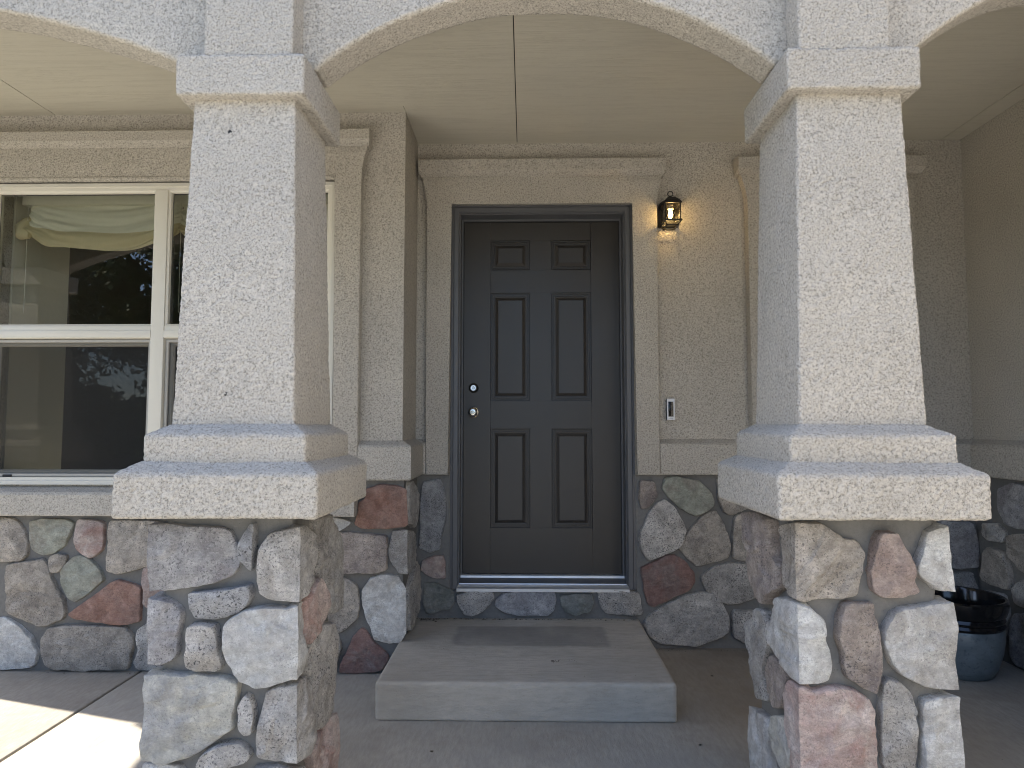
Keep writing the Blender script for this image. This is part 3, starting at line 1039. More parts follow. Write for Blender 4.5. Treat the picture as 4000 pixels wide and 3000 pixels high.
# side beam closing the left end of the porch
bm = bmesh.new()
pts = [(y, CZ + 1.09 + 0.255 * math.sin(math.pi * (y - 2.26) / (YL + 0.0 - 2.26)) ** 0.25) for y in np.linspace(2.26, YL, 33)]
ring = [(y, z) for y, z in pts] + [(YL, TOP), (YA1, TOP), (YA1, CZ + 1.09)]
a = [bm.verts.new((-3.595, y, z)) for y, z in ring]
b_ = [bm.verts.new((-3.465, y, z)) for y, z in ring]
bm.faces.new(a)
bm.faces.new(b_[::-1])
for i in range(len(ring)):
    bm.faces.new((a[i], b_[i], b_[(i + 1) % len(ring)], a[(i + 1) % len(ring)]))
base_obj('arch_wall', bm_mesh('side_arch', bm, M['stucco']), house)

# ---------------------------------------------------------------- porch ceiling boards
deck = box('porch_ceiling', XL, XR, YA1, YB + 0.1, CEIL + 0.012, CEIL + 0.06, M['gasket'], house)
gx = [XL + 0.02, -2.462, -0.047, 2.368, XR]
gy = [YA1 + 0.001, 3.283, YB]
for i in range(4):
    for j in range(2):
        ex = 0.0022
        y1 = gy[j + 1] - (0.0008 if j == 0 else 0)
        y0 = gy[j] + (0.0008 if j else 0)
        x0, x1 = gx[i] + ex, gx[i + 1] - ex
        if j == 1 and i < 2:
            if i == 0: y1 = YL
        dz = 0.0012 * ((i * 3 + j * 5) % 3 - 1)
        if j == 1 and i == 1:
            box('ceiling_panel', x0, XA - 0.001, y0, YL, CEIL + dz, CEIL + 0.010, M['ceiling'], deck)
            box('ceiling_panel', XA + 0.001, x1, y0, y1, CEIL + dz, CEIL + 0.010, M['ceiling'], deck)
        else:
            box('ceiling_panel', x0, x1, y0, y1, CEIL + dz, CEIL + 0.010, M['ceiling'], deck)

# ---------------------------------------------------------------- trims
R_ = CZ


def flare(x_in, x_out, z_lo, z_hi, n=8):
    """concave sweep from the casing edge out to the crown"""
    return [(x_in + (x_out - x_in) * (t ** 2.2), z_lo + (z_hi - z_lo) * t) for t in np.linspace(0, 1, n)]


def surround(name, xo0, xo1, xi0, xi1, zb, z_in, z_fl, z_fr, z_top, ex, yf, ycrown, parent, ywall):
    bm = bmesh.new()
    out = [(xo0, zb)] + flare(xo0, xo0 - ex * 0.75, z_fl, z_fr) + flare(xo1, xo1 + ex * 0.75, z_fl, z_fr)[::-1] + [(xo1, zb), (xi1, zb), (xi1, z_in), (xi0, z_in), (xi0, zb)]
    add_prism(bm, out, yf, ywall + 0.02, bev=0.007)
    o = base_obj(name, bm_mesh(name, bm, M['trim'], smooth=True, sharp=50), parent)
    # crown: band with a small cove below
    bm = bmesh.new()
    pr = [(yf - 0.004, z_fr - 0.012), (yf - 0.016, z_fr - 0.004), (ycrown + 0.008, z_fr + 0.006), (ycrown, z_fr + 0.014), (ycrown, z_top - 0.008), (ycrown + 0.008, z_top), (ywall + 0.02, z_top + 0.012), (ywall + 0.02, z_fr - 0.012)]
    xa, xb = xo0 - ex, xo1 + ex
    A = [bm.verts.new((xa + (0.010 if i < 2 else 0), y, z)) for i, (y, z) in enumerate(pr)]
    B = [bm.verts.new((xb - (0.010 if i < 2 else 0), y, z)) for i, (y, z) in enumerate(pr)]
    bm.faces.new(A)
    bm.faces.new(B[::-1])
    for i in range(len(pr)):
        j = (i + 1) % len(pr)
        bm.faces.new((A[i], B[i], B[j], A[j]))
    base_obj('crown', bm_mesh('crown', bm, M['trim']), o)
    return o


surround('door_surround', -0.556, 0.741, -0.424, 0.609, R_ - 0.276, R_ + 1.256, R_ + 1.20, R_ + 1.418, R_ + 1.502, 0.047, 3.695, 3.660, house, YB)
wsur = surround('window_surround', -2.925, -0.834, -2.785, -0.963, R_ - 0.305, R_ + 1.250, R_ + 1.22, R_ + 1.432, R_ + 1.503, 0.046, 3.298, 3.264, house, YL)
surround('window_surround', 1.247, 2.166, SX0 + 0.01, SX1 - 0.01, R_ - 0.08, R_ + 1.235, R_ + 1.20, R_ + 1.418, R_ + 1.502, 0.057, 3.690, 3.655, house, YB)
# rounded stucco bead under the window head
bm = bmesh.new()
add_box(bm, -2.785, -0.963, 3.292, 3.33, R_ + 1.250, R_ + 1.272, bev=0.008, seg=3)
base_obj('head_bead', bm_mesh('head_bead', bm, M['trim'], smooth=True), wsur)
# sill with a sloped back
bm = bmesh.new()
pr = [(3.262, R_ - 0.447), (3.258, R_ - 0.440), (3.258, R_ - 0.345), (3.266, R_ - 0.332), (3.36, R_ - 0.304), (3.36, R_ - 0.447)]
for k, (xa, xb) in enumerate([(-2.945, -0.836)]):
    A = [bm.verts.new((xa, y, z)) for y, z in pr]
    B = [bm.verts.new((xb, y, z)) for y, z in pr]
    bm.faces.new(A)
    bm.faces.new(B[::-1])
    for i in range(len(pr)):
        j = (i + 1) % len(pr)
        bm.faces.new((A[i], B[i], B[j], A[j]))
base_obj('window_sill', bm_mesh('window_sill', bm, M['trim']), house)


def band(path, name='water_table'):
    """stucco ledge along a path of (x, y) points; left hand side of the path is the wall"""
    prof = [(0.0, -0.274), (0.048, -0.274), (0.053, -0.266), (0.053, -0.112), (0.046, -0.102), (0.0, -0.078)]
    bm = bmesh.new()
    P = [Vector((x, y)) for x, y in path]
    dirs = [(P[i + 1] - P[i]).normalized() for i in range(len(P) - 1)]
    nrm = [Vector((d.y, -d.x)) for d in dirs]
    rows = []
    for i, p in enumerate(P):
        if i == 0: m = nrm[0]
        elif i == len(P) - 1: m = nrm[-1]
        else:
            m = (nrm[i - 1] + nrm[i])
            m = m / (1 + nrm[i - 1].dot(nrm[i]))
        rows.append([bm.verts.new((p.x + m.x * o, p.y + m.y * o, R_ + z)) for o, z in prof])
    n = len(prof)
    for a_, c_ in zip(rows, rows[1:]):
        for i in range(n):
            j = (i + 1) % n
            bm.faces.new((a_[i], c_[i], c_[j], a_[j]))
    bm.faces.new(rows[0])
    bm.faces.new(rows[-1][::-1])
    return base_obj(name, bm_mesh(name, bm, M['trim']), house)


band([(-0.833, YL), (XA, YL), (XA, YB), (-0.557, YB)])
band([(0.742, YB), (XR, YB), (XR, YA1)])
band([(XL, YL), (-2.926, YL)])

# ---------------------------------------------------------------- stone base of the walls


def skin(name, verts_faces):
    bm = bmesh.new()
    for b_ in verts_faces: add_box(bm, *b_)
    return base_obj(name, bm_mesh(name, bm, M['mortar']), house)


def wall_left_map(u, z, h):
    X = np.zeros((len(u), 3))
    xc, yf = -0.585, 3.313
    lift = 0.022
    fr = u <= xc
    t = np.clip(1 - np.abs(u - xc) / 0.05, 0, 1)
    X[:, 0] = np.where(fr, u + (h - lift) * t, xc - lift + h)
    X[:, 1] = np.where(fr, yf + lift - h, yf + (u - xc) - (h - lift) * t)
    X[:, 2] = z
    return X


def back_map(y0):
    return lambda u, z, h: np.c_[u, y0 - h, z]


bs = skin('stone_base', [(XL + 0.01, -0.836, YL - 0.014, YL + 0.1, 0, R_ - 0.440), (-0.8358, XA + 0.012, YL - 0.0145, YL + 0.1, 0, R_ - 0.27),
                         (XA - 0.05, XA + 0.0125, YL - 0.014, YB + 0.05, 0, R_ - 0.27)])
left_all = list(WALL_LEFT)
for t, q in WALL_LEFT[:12]:                      # same wall, farther left
    if min(q[0::2]) - 1010 > -3540:
        left_all.append((random.choice('tgknpwb'), [v - 1010 if i % 2 == 0 else v for i, v in enumerate(q)]))
for k, (x0, x1, zz, hh) in enumerate([(-1740, -1500, 600, 720), (-1730, -1460, 420, 580), (-1690, -1420, 230, 400), (-1660, -1400, 30, 210),
                                      (-1470, -1250, 560, 725), (-1430, -1180, 330, 540), (-1380, -1120, 30, 300), (-1220, -1010, 560, 720), (-1150, -1000, 330, 530)]):
    x1 -= 20
    left_all.append(('tgkwbpn'[k % 7], [x0, zz + 30, x0 + 40, zz, (x0 + x1) // 2, zz - 5, x1 - 30, zz + 8, x1, zz + 60, x1 - 5, hh - 40, x1 - 50, hh, (x0 + x1) // 2, hh + 5, x0 + 30, hh - 10, x0 - 5, hh - 70]))
for t, q in left_all:
    q = [min(v, 935) if i % 2 else v for i, v in enumerate(q)]
    q = [max(v, 6) if i % 2 else v for i, v in enumerate(q)]
    base_obj('stone', stone_mesh(q, wall_left_map, ST[t], D=0.022 + 0.009 * rng.rand(), res=0.012, cuts=[-0.585]), bs)
bs = skin('stone_base', [(XA + 0.003, DX0 + 0.002, YB - 0.015, YB + 0.1, 0, R_ - 0.27), (DX0 + 0.0025, DX1 - 0.0025, YB - 0.0152, YB + 0.1, 0, R_ - 0.9125),
                         (DX1 - 0.002, XR, YB - 0.015, YB + 0.1, 0, R_ - 0.27)])
for t, q in WALL_BACK:
    q = [min(max(v, 8), 930) if i % 2 else v for i, v in enumerate(q)]
    base_obj('stone', stone_mesh(q, back_map(YB - 0.015), ST[t], D=0.022 + 0.009 * rng.rand(), res=0.012), bs)
bs = skin('stone_base', [(XR - 0.015, XR + 0.1, YA1 + 0.01, YB, 0, R_ - 0.27)])
rmap = lambda u, z, h: np.c_[XR - 0.015 - h, u, z]
for rep in range(3):
    for t, q in WALL_RIGHT:
        qq = [min(max(v, 8), 930) if i % 2 else v - 470 * rep for i, v in enumerate(q)]
        if min(qq[0::2]) < 2125: continue
        qq = [v for k in range(len(qq) - 2, -1, -2) for v in qq[k:k + 2]]
        base_obj('stone', stone_mesh(qq, rmap, ST[t if rep == 0 else random.choice('tgkub')], D=0.027, res=0.014), bs)

# ---------------------------------------------------------------- front door
YD = 3.86
SLX0, SLX1, SLZ0, SLZ1 = -0.362, 0.548, R_ - 0.846, R_ + 1.192
pan_x = [(-0.204, 0.026), (0.150, 0.383)]
pan_z = [(R_ + 0.906, R_ + 1.084), (R_ + 0.139, R_ + 0.773), (R_ - 0.590, R_ - 0.021)]
bm = bmesh.new()
g = 0.0006
add_box(bm, SLX0, SLX1, YD + 0.012, YD + 0.045, SLZ0, SLZ1)
add_box(bm, SLX0, pan_x[0][0] - g, YD, YD + 0.013, SLZ0, SLZ1)
add_box(bm, pan_x[1][1] + g, SLX1, YD, YD + 0.013, SLZ0, SLZ1)
zr = [SLZ1, pan_z[0][1], pan_z[0][0], pan_z[1][1], pan_z[1][0], pan_z[2][1], pan_z[2][0], SLZ0]
for k in range(0, 8, 2):
    add_box(bm, pan_x[0][0] + g, pan_x[1][1] - g, YD + 0.0002, YD + 0.013, zr[k + 1], zr[k])
for z0_, z1_ in pan_z:
    add_box(bm, pan_x[0][1], pan_x[1][0], YD + 0.0002, YD + 0.013, z0_ + g, z1_ - g)
door = base_obj('front_door', bm_mesh('front_door', bm, M['door']), house)
door['label'] = 'dark brown six-panel front door with satin knob and deadbolt'
for x0_, x1_ in pan_x:
    for z0_, z1_ in pan_z:
        bm = bmesh.new()
        rings(bm, x0_ + 0.0003, x1_ - 0.0003, z0_ + 0.0003, z1_ - 0.0003,
              [(0, YD + 0.0001), (0.0008, YD + 0.0110), (0.0055, YD + 0.0115), (0.0062, YD + 0.0035), (0.0095, YD + 0.0035), (0.0102, YD + 0.0118),
               (0.0150, YD + 0.0119), (0.0160, YD + 0.0050), (0.021, YD + 0.0050), (0.0225, YD + 0.0100), (0.027, YD + 0.0105), (0.0440, YD - 0.0005), (0.0448, YD + 0.0040)])
        base_obj('raised_panel', bm_mesh('raised_panel', bm, M['door']), door)
lathe('deadbolt', [(0, 0.016), (0.006, 0.016), (0.0062, 0.018), (0.0085, 0.0185), (0.0088, 0.0205), (0.0150, 0.0205), (0.0165, 0.019), (0.0172, 0.0195), (0.0185, 0.018), (0.0195, 0.013), (0.0215, 0.011), (0.0250, 0.0085), (0.0285, 0.003), (0.0290, 0.0)],
      [M['steel'], M['bronze'], M['gasket']], 48, 'Y', (-0.302, YD, R_ + 0.214), door, matidx=[0, 0, 2, 0, 0, 0, 2, 0, 1, 1, 1, 1, 1])
kn = lathe('door_knob', [(0, 0.0625), (0.0075, 0.0625), (0.0078, 0.0605), (0.0095, 0.0605), (0.0100, 0.0635), (0.0160, 0.0630), (0.0168, 0.0615), (0.0178, 0.0622), (0.0235, 0.059), (0.0265, 0.053), (0.0275, 0.047), (0.0262, 0.040), (0.0215, 0.033), (0.0130, 0.027), (0.0115, 0.018), (0.0130, 0.012), (0.0270, 0.010), (0.0310, 0.006), (0.0315, 0.0)],
           [M['nickel'], M['gasket']], 56, 'Y', (-0.302, YD, R_ + 0.073), door, matidx=[0, 0, 1] + [0] * 2 + [1, 1] + [0] * 11)
for zc_, yo, xo in ((0.214, 0.0163, 0.0), (0.073, 0.0628, 0.0)):
    bm = bmesh.new()
    add_box(bm, -0.302 - 0.0011, -0.302 + 0.0011, YD - yo - 0.0006, YD - yo + 0.002, R_ + zc_ - 0.0045, R_ + zc_ + 0.0042)
    base_obj('keyhole', bm_mesh('keyhole', bm, M['gasket']), door)

# painted frame: brick mould, jambs and stops
bm = bmesh.new()
YM = 3.735
rings(bm, DX0 + 0.0015, DX1 - 0.0015, R_ - 0.905, DZ1 - 0.0015,
      [(0, YB + 0.1), (0, YM + 0.010), (0.003, YM + 0.006), (0.016, YM + 0.004), (0.0175, YM + 0.0085), (0.0200, YM + 0.0085), (0.0215, YM), (0.044, YM), (0.0455, YM + 0.007), (0.048, YM + 0.009),
       (0.0500, YM + 0.022), (0.054, YM + 0.022), (0.054, YD - 0.010), (0.0645, YD - 0.010), (0.0645, YD + 0.05)], cap=False, u_shape=True)
fr = base_obj('door_frame', bm_mesh('door_frame', bm, M['frame'], smooth=True, sharp=25), door)
bm = bmesh.new()
rings(bm, SLX0 - 0.002, SLX1 + 0.002, SLZ0, SLZ1 + 0.002, [(0, YD - 0.0105), (0.004, YD - 0.0105), (0.005, YD - 0.002), (0.003, YD + 0.004)], cap=False, u_shape=True)
base_obj('weatherstrip', bm_mesh('weatherstrip', bm, M['gasket']), door)
# sealant bead round the frame
bm = bmesh.new()
rings(bm, -0.4262, 0.6128, R_ - 0.9, DZ1 - 0.0012, [(-0.008, 3.7485), (-0.004, 3.7405), (0.002, 3.7425), (0.004, 3.749)], cap=False, u_shape=True)
base_obj('caulk_bead', bm_mesh('caulk_bead', bm, M['caulk'], smooth=True), door)
# threshold
bm = bmesh.new()
tx0, tx1 = DX0 + 0.047, DX1 - 0.047
pr = [(3.705, R_ - 0.912, 0), (3.705, R_ - 0.896, 0), (3.712, R_ - 0.893, 1), (3.735, R_ - 0.8915, 1), (3.737, R_ - 0.8895, 1), (3.748, R_ - 0.8885, 1), (3.75, R_ - 0.886, 1), (3.762, R_ - 0.885, 1), (3.764, R_ - 0.880, 1), (3.838, R_ - 0.866, 0), (3.840, R_ - 0.855, 0), (3.852, R_ - 0.850, 0), (3.88, R_ - 0.850, 0), (3.88, R_ - 0.912, 0)]
A = [bm.verts.new((tx0, y, z)) for y, z, m in pr]
B = [bm.verts.new((tx1, y, z)) for y, z, m in pr]
bm.faces.new(A)
bm.faces.new(B[::-1])
for i in range(len(pr)):
    j = (i + 1) % len(pr)
    bm.faces.new((A[i], B[i], B[j], A[j])).material_index = 1 if i == 8 else 0
base_obj('threshold', bm_mesh('threshold', bm, [M['alu'], M['frame']]), door)

# ---------------------------------------------------------------- left window
YW = 3.322
win = base_obj('window', None, house)
win['label'] = 'white framed window with four lights and grey insect screens below'
bm = bmesh.new()
rings(bm, WX0 + 0.005, WX1 - 0.003, WZ0 + 0.001, WZ1 - 0.002, [(0, YW + 0.07), (0, YW), (0.018, YW), (0.021, YW + 0.006), (0.036, YW + 0.008), (0.036, YW + 0.07)], cap=False)
base_obj('frame', bm_mesh('frame', bm, M['vinyl'], smooth=True, sharp=25), win)
fx0, fx1, fz0, fz1 = WX0 + 0.041, WX1 - 0.039, WZ0 + 0.037, WZ1 - 0.038
mx0, mx1 = -1.907, -1.839
rz0, rz1 = R_ + 0.440, R_ + 0.506
bm = bmesh.new()
add_box(bm, mx0, mx1, YW + 0.001, YW + 0.07, fz0 - 0.001, fz1 + 0.001, bev=0.004)
base_obj('mullion', bm_mesh('mullion', bm, M['vinyl'], smooth=True), win)
for xa, xb in ((fx0, mx0), (mx1, fx1)):
    bm = bmesh.new()
    add_box(bm, xa, xb, YW + 0.004, YW + 0.068, rz0, rz1, bev=0.004)
    add_box(bm, xa, xb, YW - 0.001, YW + 0.003, rz0 + 0.004, rz0 + 0.040, bev=0.001)
    base_obj('meeting_rail', bm_mesh('meeting_rail', bm, M['vinyl'], smooth=True), win)
    # upper light: beaded sash and pane
    bm = bmesh.new()
    rings(bm, xa, xb, rz1, fz1, [(0, YW + 0.012), (0.009, YW + 0.018), (0.009, YW + 0.040)], cap=False)
    rings(bm, xa + 0.008, xb - 0.008, rz1 + 0.008, fz1 - 0.008, [(0, YW + 0.0395), (0.004, YW + 0.0395)], cap=False, mi=1)
    base_obj('sash', bm_mesh('sash', bm, [M['vinyl'], M['gasket']]), win)
    bm = bmesh.new()
    bm.faces.new([bm.verts.new(p) for p in ((xa, YW + 0.042, rz1 - 0.01), (xb, YW + 0.042, rz1 - 0.01), (xb, YW + 0.042, fz1 + 0.01), (xa, YW + 0.042, fz1 + 0.01))])
    base_obj('pane', bm_mesh('pane', bm, M['glass'], recalc=False), win)
    # lower light: sash, pane, screen in its own grey frame
    bm = bmesh.new()
    rings(bm, xa, xb, fz0, rz0, [(0, YW + 0.040), (0.030, YW + 0.040), (0.036, YW + 0.050), (0.036, YW + 0.06)], cap=False)
    base_obj('sash', bm_mesh('sash', bm, M['vinyl']), win)
    bm = bmesh.new()
    bm.faces.new([bm.verts.new(p) for p in ((xa, YW + 0.055, fz0), (xb, YW + 0.055, fz0), (xb, YW + 0.055, rz0), (xa, YW + 0.055, rz0))])
    base_obj('pane', bm_mesh('pane', bm, M['glass'], recalc=False), win)
    bm = bmesh.new()
    rings(bm, xa + 0.004, xb - 0.004, fz0 + 0.003, rz0 - 0.004, [(0, YW + 0.036), (0, YW + 0.022), (0.013, YW + 0.021), (0.015, YW + 0.026), (0.015, YW + 0.036)], cap=False)
    base_obj('screen_frame', bm_mesh('screen_frame', bm, M['vinyl_dirty']), win)
    bm = bmesh.new()
    bm.faces.new([bm.verts.new(p) for p in ((xa + 0.012, YW + 0.029, fz0 + 0.01), (xb - 0.012, YW + 0.029, fz0 + 0.01), (xb - 0.012, YW + 0.029, rz0 - 0.01), (xa + 0.012, YW + 0.029, rz0 - 0.01))])
    base_obj('insect_screen', bm_mesh('insect_screen', bm, M['screen'], recalc=False), win)
    for k in (0.12, 0.80):
        xx = xa + (xb - xa) * k
        box('screen_clip', xx, xx + 0.045, YW + 0.014, YW + 0.0215, fz0 + 0.001, fz0 + 0.013, M['gasket'], win, bev=0.002)

# right window, behind the column
win2 = base_obj('window', None, house)
bm = bmesh.new()
rings(bm, SX0 + 0.012, SX1 - 0.012, SZ0 + 0.002, SZ1 - 0.006, [(0, 3.80), (0, 3.722), (0.02, 3.722), (0.036, 3.73), (0.036, 3.80)], cap=False)
base_obj('frame', bm_mesh('frame', bm, M['vinyl']), win2)
bm = bmesh.new()
add_box(bm, SX0 + 0.05, SX1 - 0.05, 3.73, 3.78, R_ + 0.60, R_ + 0.66, bev=0.004)
base_obj('meeting_rail', bm_mesh('meeting_rail', bm, M['vinyl'], smooth=True), win2)
for za, zb in ((SZ0 + 0.03, R_ + 0.605), (R_ + 0.655, SZ1 - 0.03)):
    bm = bmesh.new()
    bm.faces.new([bm.verts.new(p) for p in ((SX0 + 0.03, 3.765, za), (SX1 - 0.03, 3.765, za), (SX1 - 0.03, 3.765, zb), (SX0 + 0.03, 3.765, zb))])
    base_obj('pane', bm_mesh('pane', bm, M['glass'], recalc=False), win2)

# rooms seen through the glass
room = base_obj('room', None, house)


def room_box(name, x0, x1, y0, y1, z0, z1, mat, holes=True):
    bm = bmesh.new()
    t = 0.05
    add_box(bm, x0 - t, x0, y0, y1, z0, z1)
    add_box(bm, x1, x1 + t, y0, y1, z0, z1)
    add_box(bm, x0 - t, x1 + t, y1, y1 + t, z0, z1)
    add_box(bm, x0 - t, x1 + t, y0, y1 + t, z0 - t, z0)
    add_box(bm, x0 - t, x1 + t, y0, y1 + t, z1, z1 + t)
    return base_obj(name, bm_mesh(name, bm, mat), room)


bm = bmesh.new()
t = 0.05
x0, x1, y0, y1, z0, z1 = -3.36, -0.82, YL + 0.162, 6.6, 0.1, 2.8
for b_ in ((x0 - t, x0, y0, 3.98, z0, z1), (x0 - t, x0, 4.70, y1, z0, z1), (x0 - t, x0, 3.98, 4.70, z0, 0.95), (x0 - t, x0, 3.98, 4.70, 2.2, z1),  # shell left open at the added light opening
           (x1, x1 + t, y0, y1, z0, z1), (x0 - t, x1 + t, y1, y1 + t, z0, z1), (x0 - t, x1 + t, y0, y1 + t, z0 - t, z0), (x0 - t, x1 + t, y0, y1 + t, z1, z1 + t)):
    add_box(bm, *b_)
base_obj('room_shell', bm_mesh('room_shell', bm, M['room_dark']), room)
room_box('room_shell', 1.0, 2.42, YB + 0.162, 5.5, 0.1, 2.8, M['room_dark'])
box('room_floor', -3.33, -0.83, YL + 0.165, 6.58, 0.101, 0.13, M['cream_cloth'], room)  # pale floor added out of sight to bounce light onto shade and wall
box('room_wall', -3.34, -2.78, YL + 0.163, 3.95, 0.1, 2.8, M['room_wall'], room)
box('room_wall', -2.33, -1.62, 6.45, 6.59, 0.1, 2.8, M['room_wall'], room)
box('room_picture', -1.40, -1.05, 6.53, 6.59, 1.3, 1.75, M['vinyl_dirty'], room, bev=0.01)


# scalloped shade hanging inside the window
def scallop(name, x0, x1, parent):
    nx, nv = 84, 60
    ztop = R_ + 1.205
    S, Vv = np.meshgrid(np.linspace(0, 1, nx + 1), np.linspace(0, 1, nv + 1), indexing='ij')
    S, Vv = S.ravel(), Vv.ravel()
    c = 1 - (2 * S - 1) ** 2
    ga = 1 - c
    bot = R_ + 1.035 - 0.105 * c ** 0.75 + 0.008 * np.sin(11 * S + x0)
    z = ztop + (bot - ztop) * Vv
    q = np.full(S.shape, 3.3 + x0)
    # sagging folds that run together at the gathers
    fold = (vnoise(np.c_[S * 2.2, Vv * 6.0 - 1.6 * c, q], 1, 5) - 0.5) * 0.060
    fold += (vnoise(np.c_[S * 4.5 + 2 * Vv, Vv * 13.0 - 3.4 * c, q], 1, 6) - 0.5) * 0.030
    fold += (vnoise(np.c_[S * 30, Vv * 16, q], 1, 7) - 0.5) * 0.030 * ga ** 2
    fold *= 0.35 + 0.65 * Vv
    hem = Vv > 0.64
    y = 3.53 - 0.045 * Vv - fold - 0.020 * c * Vv - np.where(hem, 0.012 * np.sin((Vv - 0.64) / 0.36 * math.pi), 0)
    z = z + 0.012 * np.sin(24 * S + 7 * Vv) * ga * Vv
    x = x0 + (x1 - x0) * S
    P = np.c_[x, y, z]
    i, j = np.meshgrid(np.arange(nx), np.arange(nv), indexing='ij')
    a = (i * (nv + 1) + j).ravel()
    F = np.stack([a, a + nv + 1, a + nv + 2, a + 1], 1)
    me = mesh_np(name, P, F, [M['cream_cloth'], M['gold_cloth']], matidx=(j.ravel() >= int(nv * 0.64)).astype(int))
    return base_obj(name, me, parent)


shade = thing('roman_shade', (-1.85, 3.53, R_ + 0.85), 'cream scalloped fabric shade with golden hem hanging inside the white window', 'shade')
for a_, b_ in ((-2.70, -1.86), (-1.86, -1.02)):
    scallop('scallop', a_, b_, shade)
bm = bmesh.new()
n = 14
for k in range(n):
    pass
add_tube(bm, [(-2.69, 3.53, R_ + 1.16), (-2.715, 3.515, R_ + 1.11), (-2.73, 3.50, R_ + 1.065), (-2.715, 3.485, R_ + 1.03), (-2.67, 3.48, R_ + 1.02)], [0.012, 0.024, 0.036, 0.036, 0.016], 14)
base_obj('tail', bm_mesh('tail', bm, M['gold_cloth'], smooth=True), shade)
box('head_rail', -2.74, -0.98, 3.50, 3.56, R_ + 1.195, R_ + 1.245, M['cream_cloth'], shade, bev=0.005)
for xx in (-2.70, -1.86):
    bm = bmesh.new()
    add_tube(bm, [(xx, 3.498, R_ + 1.2), (xx + 0.004, 3.492, R_ + 0.60)], 0.0015, 6)
    base_obj('cord', bm_mesh('cord', bm, M['vinyl']), shade)

# ---------------------------------------------------------------- floor, step, ground


def slab(name, x0, x1, y0, y1, z0, z1, mat, parent=None, bev=0.006, cuts=0):
    bm = bmesh.new()
    add_box(bm, x0, x1, y0, y1, z0, z1, bev=bev, seg=3)
    return base_obj(name, bm_mesh(name, bm, mat, smooth=True, sharp=40), parent)


pf = tag(base_obj('porch_floor', bm_mesh('porch_floor', (lambda b: (add_box(b, -4.4, XR - 0.001, 1.32, YB + 0.08, -0.3, -0.012), b)[1])(bmesh.new()), M['dirt'])), kind='structure')
slab('floor_slab', -1.899, XR - 0.002, 1.30, YB + 0.02, -0.15, 0.0, M['concrete'], pf)
slab('floor_slab', -4.40, -1.911, 1.30, YL + 0.02, -0.15, 0.0005, M['concrete'], pf)

# front step: slightly worn block
def step_mesh():
    x0, x1, y0, y1, h = -0.624, 0.620, 2.810, 3.742, 0.155
    hx, hy = (x1 - x0) / 2, (y1 - y0) / 2
    me = grid_box('concrete_step', hx, hy, 0, h, 0.012, 0.013, M['step'], disp=0)
    n = len(me.vertices)
    P = np.zeros(n * 3)
    me.vertices.foreach_get('co', P)
    P = P.reshape(-1, 3)
    P += np.array([(x0 + x1) / 2, (y0 + y1) / 2, 0])
    d = (vnoise(P, 30, 2) - 0.5) * 0.0022 + (vnoise(P, 4, 8) - 0.5) * 0.004
    foot = np.clip(1 - P[:, 2] / 0.012, 0, 1)
    P[:, 1] += d - 0.008 * foot * (P[:, 1] < y0 + 0.05)
    P[:, 2] += np.where(P[:, 2] > 0.12, d * 0.7, 0)
    me.vertices.foreach_set('co', P.ravel())
    me.update()
    return me


step = tag(base_obj('concrete_step', step_mesh()), 'grey concrete block step with a doormat stain, in front of the dark door', 'step')

walk = tag(base_obj('walkway', None), kind='structure')  # unseen paving, made wide and pale to bounce sun into the porch
xs_ = [-6.3, -4.1, -1.9, 0.3, 2.475]
ys_ = [-9.0, -6.4, -3.8, -1.25, 1.292]
for i in range(4):
    for j in range(4):
        slab('paving_slab', xs_[i] + 0.004, xs_[i + 1] - 0.004, ys_[j] + 0.004, ys_[j + 1] - 0.004, -0.28, -0.13 + 0.0006 * ((i + j) % 2), M['walk'], walk)
bm = bmesh.new()
bmesh.ops.create_grid(bm, x_segments=2, y_segments=2, size=300)
for v in bm.verts: v.co.z = -0.17
tag(base_obj('ground', bm_mesh('ground', bm, M['grass'])), kind='structure')
slab_r = tag(base_obj('street', bm_mesh('street', (lambda b: (add_box(b, -120, 120, -20, -12, -0.4, -0.164), b)[1])(bmesh.new()), m_concrete('asphalt', (0.06, 0.06, 0.06)))), kind='structure')

# grit and dead leaves in the angle of step and floor
bm = bmesh.new()
rr = random.Random(8)


def bit(x, y, z, s):
    a = rr.uniform(0, 6.28)
    p = []
    for k in range(5):
        b_ = a + k * 1.2566
        r = s * rr.uniform(0.5, 1)
        p.append((x + r * math.cos(b_), y + r * math.sin(b_) * 0.6, z + rr.uniform(0.0005, s * 0.4)))
    vs_ = [bm.verts.new(q) for q in p]
    c_ = bm.verts.new((x, y, z + s * 0.5))
    for k in range(5): bm.faces.new((vs_[k], vs_[(k + 1) % 5], c_))


for _ in range(150): bit(-0.60 + 1.2 * rr.random() ** 1.6, 3.705 - abs(rr.gauss(0, 0.006)), 0.156, rr.uniform(0.003, 0.009))
for _ in range(40): bit(-0.575 + abs(rr.gauss(0, 0.04)), 3.70 - abs(rr.gauss(0, 0.02)), 0.156, rr.uniform(0.003, 0.010))
for _ in range(45): bit(rr.uniform(-0.55, 0.55), rr.uniform(2.88, 3.65), 0.1565, rr.uniform(0.0015, 0.004))
for _ in range(14): bit(0.135 + rr.gauss(0, 0.014), 3.06 + rr.gauss(0, 0.01), 0.1565, rr.uniform(0.003, 0.007))
for _ in range(4): bit(0.205 + rr.gauss(0, 0.01), 3.06 + rr.gauss(0, 0.01), 0.1565, rr.uniform(0.002, 0.005))
for _ in range(110): bit(rr.uniform(0.66, 2.4), 3.70 - abs(rr.gauss(0, 0.012)), 0.0005, rr.uniform(0.002, 0.006))
for _ in range(110): bit(rr.uniform(-1.85, 2.3), rr.uniform(1.6, 3.6), 0.0005, rr.uniform(0.0015, 0.004))
